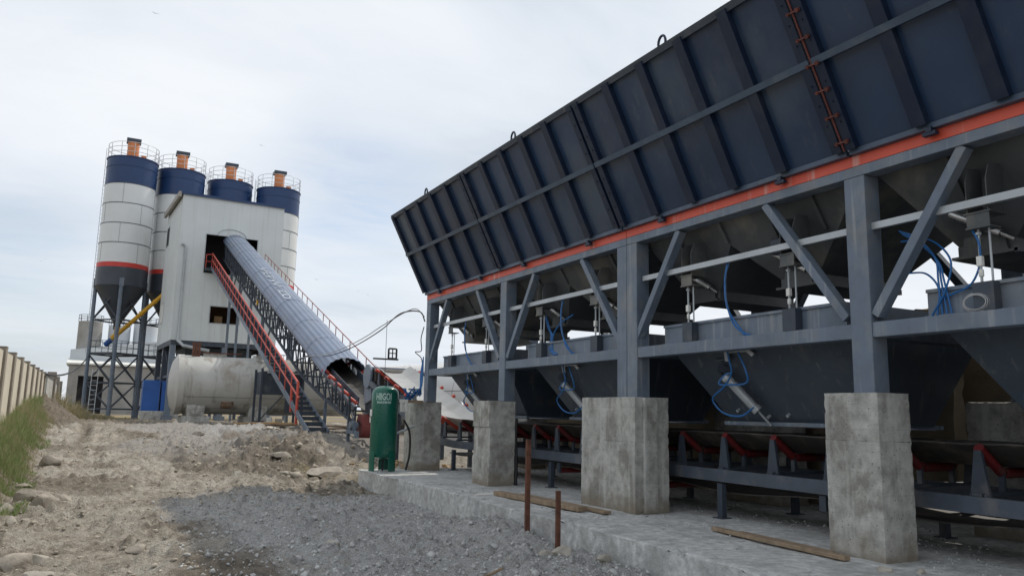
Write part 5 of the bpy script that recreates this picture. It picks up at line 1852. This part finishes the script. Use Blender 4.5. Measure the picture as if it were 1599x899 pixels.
# ------------------------------------------------------------------ small things on the ground
pg = pick(5200, lambda: 5.8 + 5.2 * rng.random() ** 0.8, lambda: rng.uniform(3.5, 18.6), lambda x, y: vn1(x, y, 0.7, 71) + 0.08 * (x - 6) > 0.42)
scatter('gravel', pg, rng.gamma(1.5, 0.0045, len(pg)) + 0.004, M_pebble, sm, flat=0.0)
for (x, y, z0, z1, r_, lb) in ((5.38, 9.63, -0.4, 1.05, .032, 'tall rusty steel bar standing upright at the edge of the pad'), (5.56, 9.12, -0.4, 0.40, .030, 'short rusty steel bar standing upright at the edge of the pad')):
    m = MB().box(x - r_, x + r_, y - r_ * .7, y + r_ * .7, z0, z1)
    solo('steel_bar', m, M_rust, lb, 'steel bar', 'rusty bars beside the pad')


def plank(lb, a, b, w, h, m_, g='loose planks on the pad'):
    mm = MB()
    a, b = Vector(a), Vector(b)
    for k in range(8):
        p, q_ = a.lerp(b, k / 8), a.lerp(b, (k + 1) / 8)
        pass
    mm.bar(a, b, w, h)
    return solo('plank', mm, m_, lb, 'plank', g, bevel=.006)


plank('thick weathered plank on the pad behind the tall rusty bar', (6.28, 12.3, .05), (6.42, 9.85, .05), .16, .07, M_wood)
plank('thin pale plank on the pad reaching to the broad pier', (6.62, 12.0, .035), (6.62, 9.5, .035), .13, .04, M_wood)
plank('long thin plank on the pad reaching to the nearest pier', (6.98, 7.72, .04), (6.82, 5.62, .035), .09, .045, M_wood)
plank('shorter plank lying half behind the long thin one by the nearest pier', (7.1, 7.4, .03), (6.98, 5.95, .03), .10, .03, M_wood)
plank('short stick lying on the grey gravel near the bottom edge', (3.55, 7.55, gz(3.55, 7.55) + .03), (3.95, 7.58, gz(3.95, 7.58) + .03), .03, .025, M_wood, None)
bpz = MB().tube(spline([(7.50, 13.92, 0.01), (7.51, 13.93, 0.4), (7.50, 13.95, 0.9), (7.52, 13.97, 1.3)]), 0.035, 6)
solo('drain_hose', bpz, M_black, 'black hose running down the right side of the pier behind the tall bar', 'hose')
sh = pick(260, lambda: rng.normal(8.0, .7), lambda: rng.normal(20.2, .5), lambda x, y: y > 19.1)
scatter('wood_chips', sh, rng.gamma(1.5, 0.025, len(sh)) + 0.015, M_woodfresh, pebs)
solo('wood_offcut', MB().box(6.99, 7.05, 7.42, 7.5, 0.0, .05), M_wood, 'tiny wooden offcut on the pad beyond the long thin plank', 'offcut')
cb = MB()
for k, (a, b_) in enumerate((((5.5, 33.5, .72), (8.6, 34.2, .72)), ((5.9, 33.9, .80), (7.6, 33.3, .80)), ((8.3, 32.0, .62), (10.2, 32.4, .70)), ((5.2, 34.2, .76), (7.0, 34.4, .82)), ((8.0, 33.6, .75), (10.0, 33.0, .68)))):
    plank(['long board at the bottom of the timber heap behind the stairs', 'board lying across the timber heap behind the stairs', 'single board right of the stair foot', 'left board of the timber heap behind the stairs', 'board sticking out right from the timber heap'][k], a, b_, .22, .06, M_woodfresh if k % 2 else M_wood, 'boards heaped behind the stairs')
solo('white_box', MB().box(6.95, 7.15, 36.5, 36.7, .62, 1.0), M_white, 'small white carton standing by the post behind the stairs', 'carton')
solo('crate', MB().box(8.6, 9.0, 34.6, 35.0, .55, .92).box(7.35, 7.6, 36.3, 36.7, .6, .95), M_rockpale, 'pale crates standing behind the foot of the stairs', 'crate')

RK = [
    (-0.72, 21.3, .30, 'brown boulder at the edge of the grass, farther one', 0), (-0.95, 17.4, .22, 'dark brown stone in the grass edge, low and flat', 0),
    (-0.76, 15.6, .27, 'large dusty boulder beside the grass, left of its twin', 0), (-0.56, 15.2, .24, 'large dusty boulder right of its twin beside the grass', 0),
    (-0.30, 16.2, .14, 'small stone just right of the two dusty boulders', 0), (-0.56, 10.15, .24, 'round grey boulder low at the left edge', 0),
    (-0.36, 10.3, .17, 'pale angular stone leaning on the round grey boulder', 1), (-0.33, 9.35, .16, 'jagged pale rubble below the round grey boulder', 1),
    (-0.02, 9.2, .15, 'wedge of brown stone standing up in the dirt near the bottom left', 0), (0.62, 10.55, .13, 'single brown stone on the sandy track by the shadow edge', 0),
    (-0.85, 13.2, .17, 'white stone at the left edge in the grass', 1), (-1.02, 14.6, .18, 'pale block in the grass at the left edge', 1),
    (4.3, 18.9, .36, 'flat slab of brown stone in the hollow, left of the larger slab', 0), (5.05, 19.3, .52, 'larger tilted slab of brown stone in the hollow near the pad', 0),
    (4.65, 18.3, .24, 'small grey slab in front of the two brown slabs', 0), (4.5, 21.8, .42, 'brown stone slab poking out of the heap above the hollow', 0),
    (3.3, 19.8, .11, 'white lump left of the slabs in the hollow', 1), (2.75, 9.8, .13, 'pale cobble half buried in the shaded gravel', 1), (2.55, 10.1, .12, 'flat cobble beside the pale one in the shaded gravel', 1),
    (5.22, 8.75, .15, 'broken concrete lump beside the pad under the short bar', 1), (5.10, 8.25, .13, 'second broken concrete lump beside the pad, lower', 1), (5.34, 7.75, .12, 'broken concrete lump against the chipped pad edge', 1),
    (1.75, 16.6, .10, 'small dark stone alone on the bright track', 0), (3.0, 26.5, .2, 'grey stone on the rise before the tank', 0), (1.4, 24.5, .15, 'stone on the track halfway to the tank', 0),
    (5.6, 21.7, .28, 'brown clod on the heap near the conveyor foot', 0), (6.4, 23.0, .3, 'big clod on top of the heap near the conveyor foot', 0), (5.0, 25.5, .35, 'pale flat rock on the crest left of the conveyor foot', 1),
    (6.75, 5.15, .07, 'white scrap on the pad in front of the nearest pier', 1), (7.0, 4.95, .06, 'second white scrap on the pad, nearer the right edge', 1),
]
for i, (x, y, s, lb, pale) in enumerate(RK):
    fl_ = 'slab' in lb or 'flat' in lb
    v_, f_ = rock_shape(3, 900 + i, 0.27 if fl_ else 0.72, 0.06, 16, 0.42 if fl_ else 0.5, 0.85)
    a = rng.uniform(0, 6.28)
    v_ = v_ * s * np.array([1.15, 0.95, 1.0])
    for k in range(len(v_)):
        v_[k] += np.array(mnoise.noise_vector(Vector(v_[k] / s) * 2.2 + Vector((i, 0, 0)))) * s * .07
    ca_, sa_ = math.cos(a), math.sin(a)
    if 'slab' in lb:
        ca_, sa_ = 0.95, 0.31
    w_ = np.stack([v_[:, 0] * ca_ - v_[:, 1] * sa_, v_[:, 0] * sa_ + v_[:, 1] * ca_, v_[:, 2] + (0.22 * v_[:, 1] if 'slab' in lb else 0)], -1)
    z = max(gz(x, y), 0.0 if (x > 5.8 and y < 18.8) else -9) + s * (.16 if 'slab' in lb else .12)
    mm = MB().raw([tuple(p) for p in w_ + np.array([x, y, z])], [tuple(int(j) for j in q_) for q_ in f_])
    solo('rock', mm, M_rockpale if pale else M_rock, lb, 'rock', 'rocks strewn over the ground')

# ------------------------------------------------------------------ birds
BD = [((243, 22), .55, 'dark bird flying high in the sky above the leftmost silo'), ((409, 228), .5, 'dark bird in the sky above the rightmost silo'), ((495, 437), .5, 'dark bird in the sky right of the silos, over the conveyor')]
far_ = [(40, 436), (65, 408), (72, 405), (94, 416), (575, 460), (560, 455), (1218, 22)]
for (px, py), s, lb in BD + [(p, .28, 'tiny distant bird in the pale sky') for p in far_]:
    d = (fw + rv * ((px - 800) / 1220) - uv * ((py - 450) / 1220)).normalized()
    c = Vector((0, 0, HC)) + d * (62 if px != 1218 else 30)
    if px == 1218:
        continue
    mm = MB()
    mm.raw([(-.25, 0, 0), (0, .06, .03), (.3, 0, 0), (0, -.06, .03), (0, 0, -.05)], [(0, 3, 1), (1, 3, 2), (0, 1, 4), (1, 2, 4), (2, 3, 4), (3, 0, 4)])
    mm.raw([(-.08, .04, .03), (.1, .04, .03), (.06, .5, .16), (-.04, .55, .15), (-.12, 1.0, .05)], [(0, 1, 2, 3), (3, 2, 4)])
    mm.raw([(-.08, -.04, .03), (.1, -.04, .03), (.06, -.5, .16), (-.04, -.55, .15), (-.12, -1.0, .05)], [(3, 2, 1, 0), (4, 2, 3)])
    e = Euler((0.1, 0.15, -1.2))
    mm.v = [tuple(e.to_matrix() @ Vector(p) * s * .62 + c) for p in mm.v]
    solo('bird', mm, M_bird, lb, 'bird', 'birds in flight')
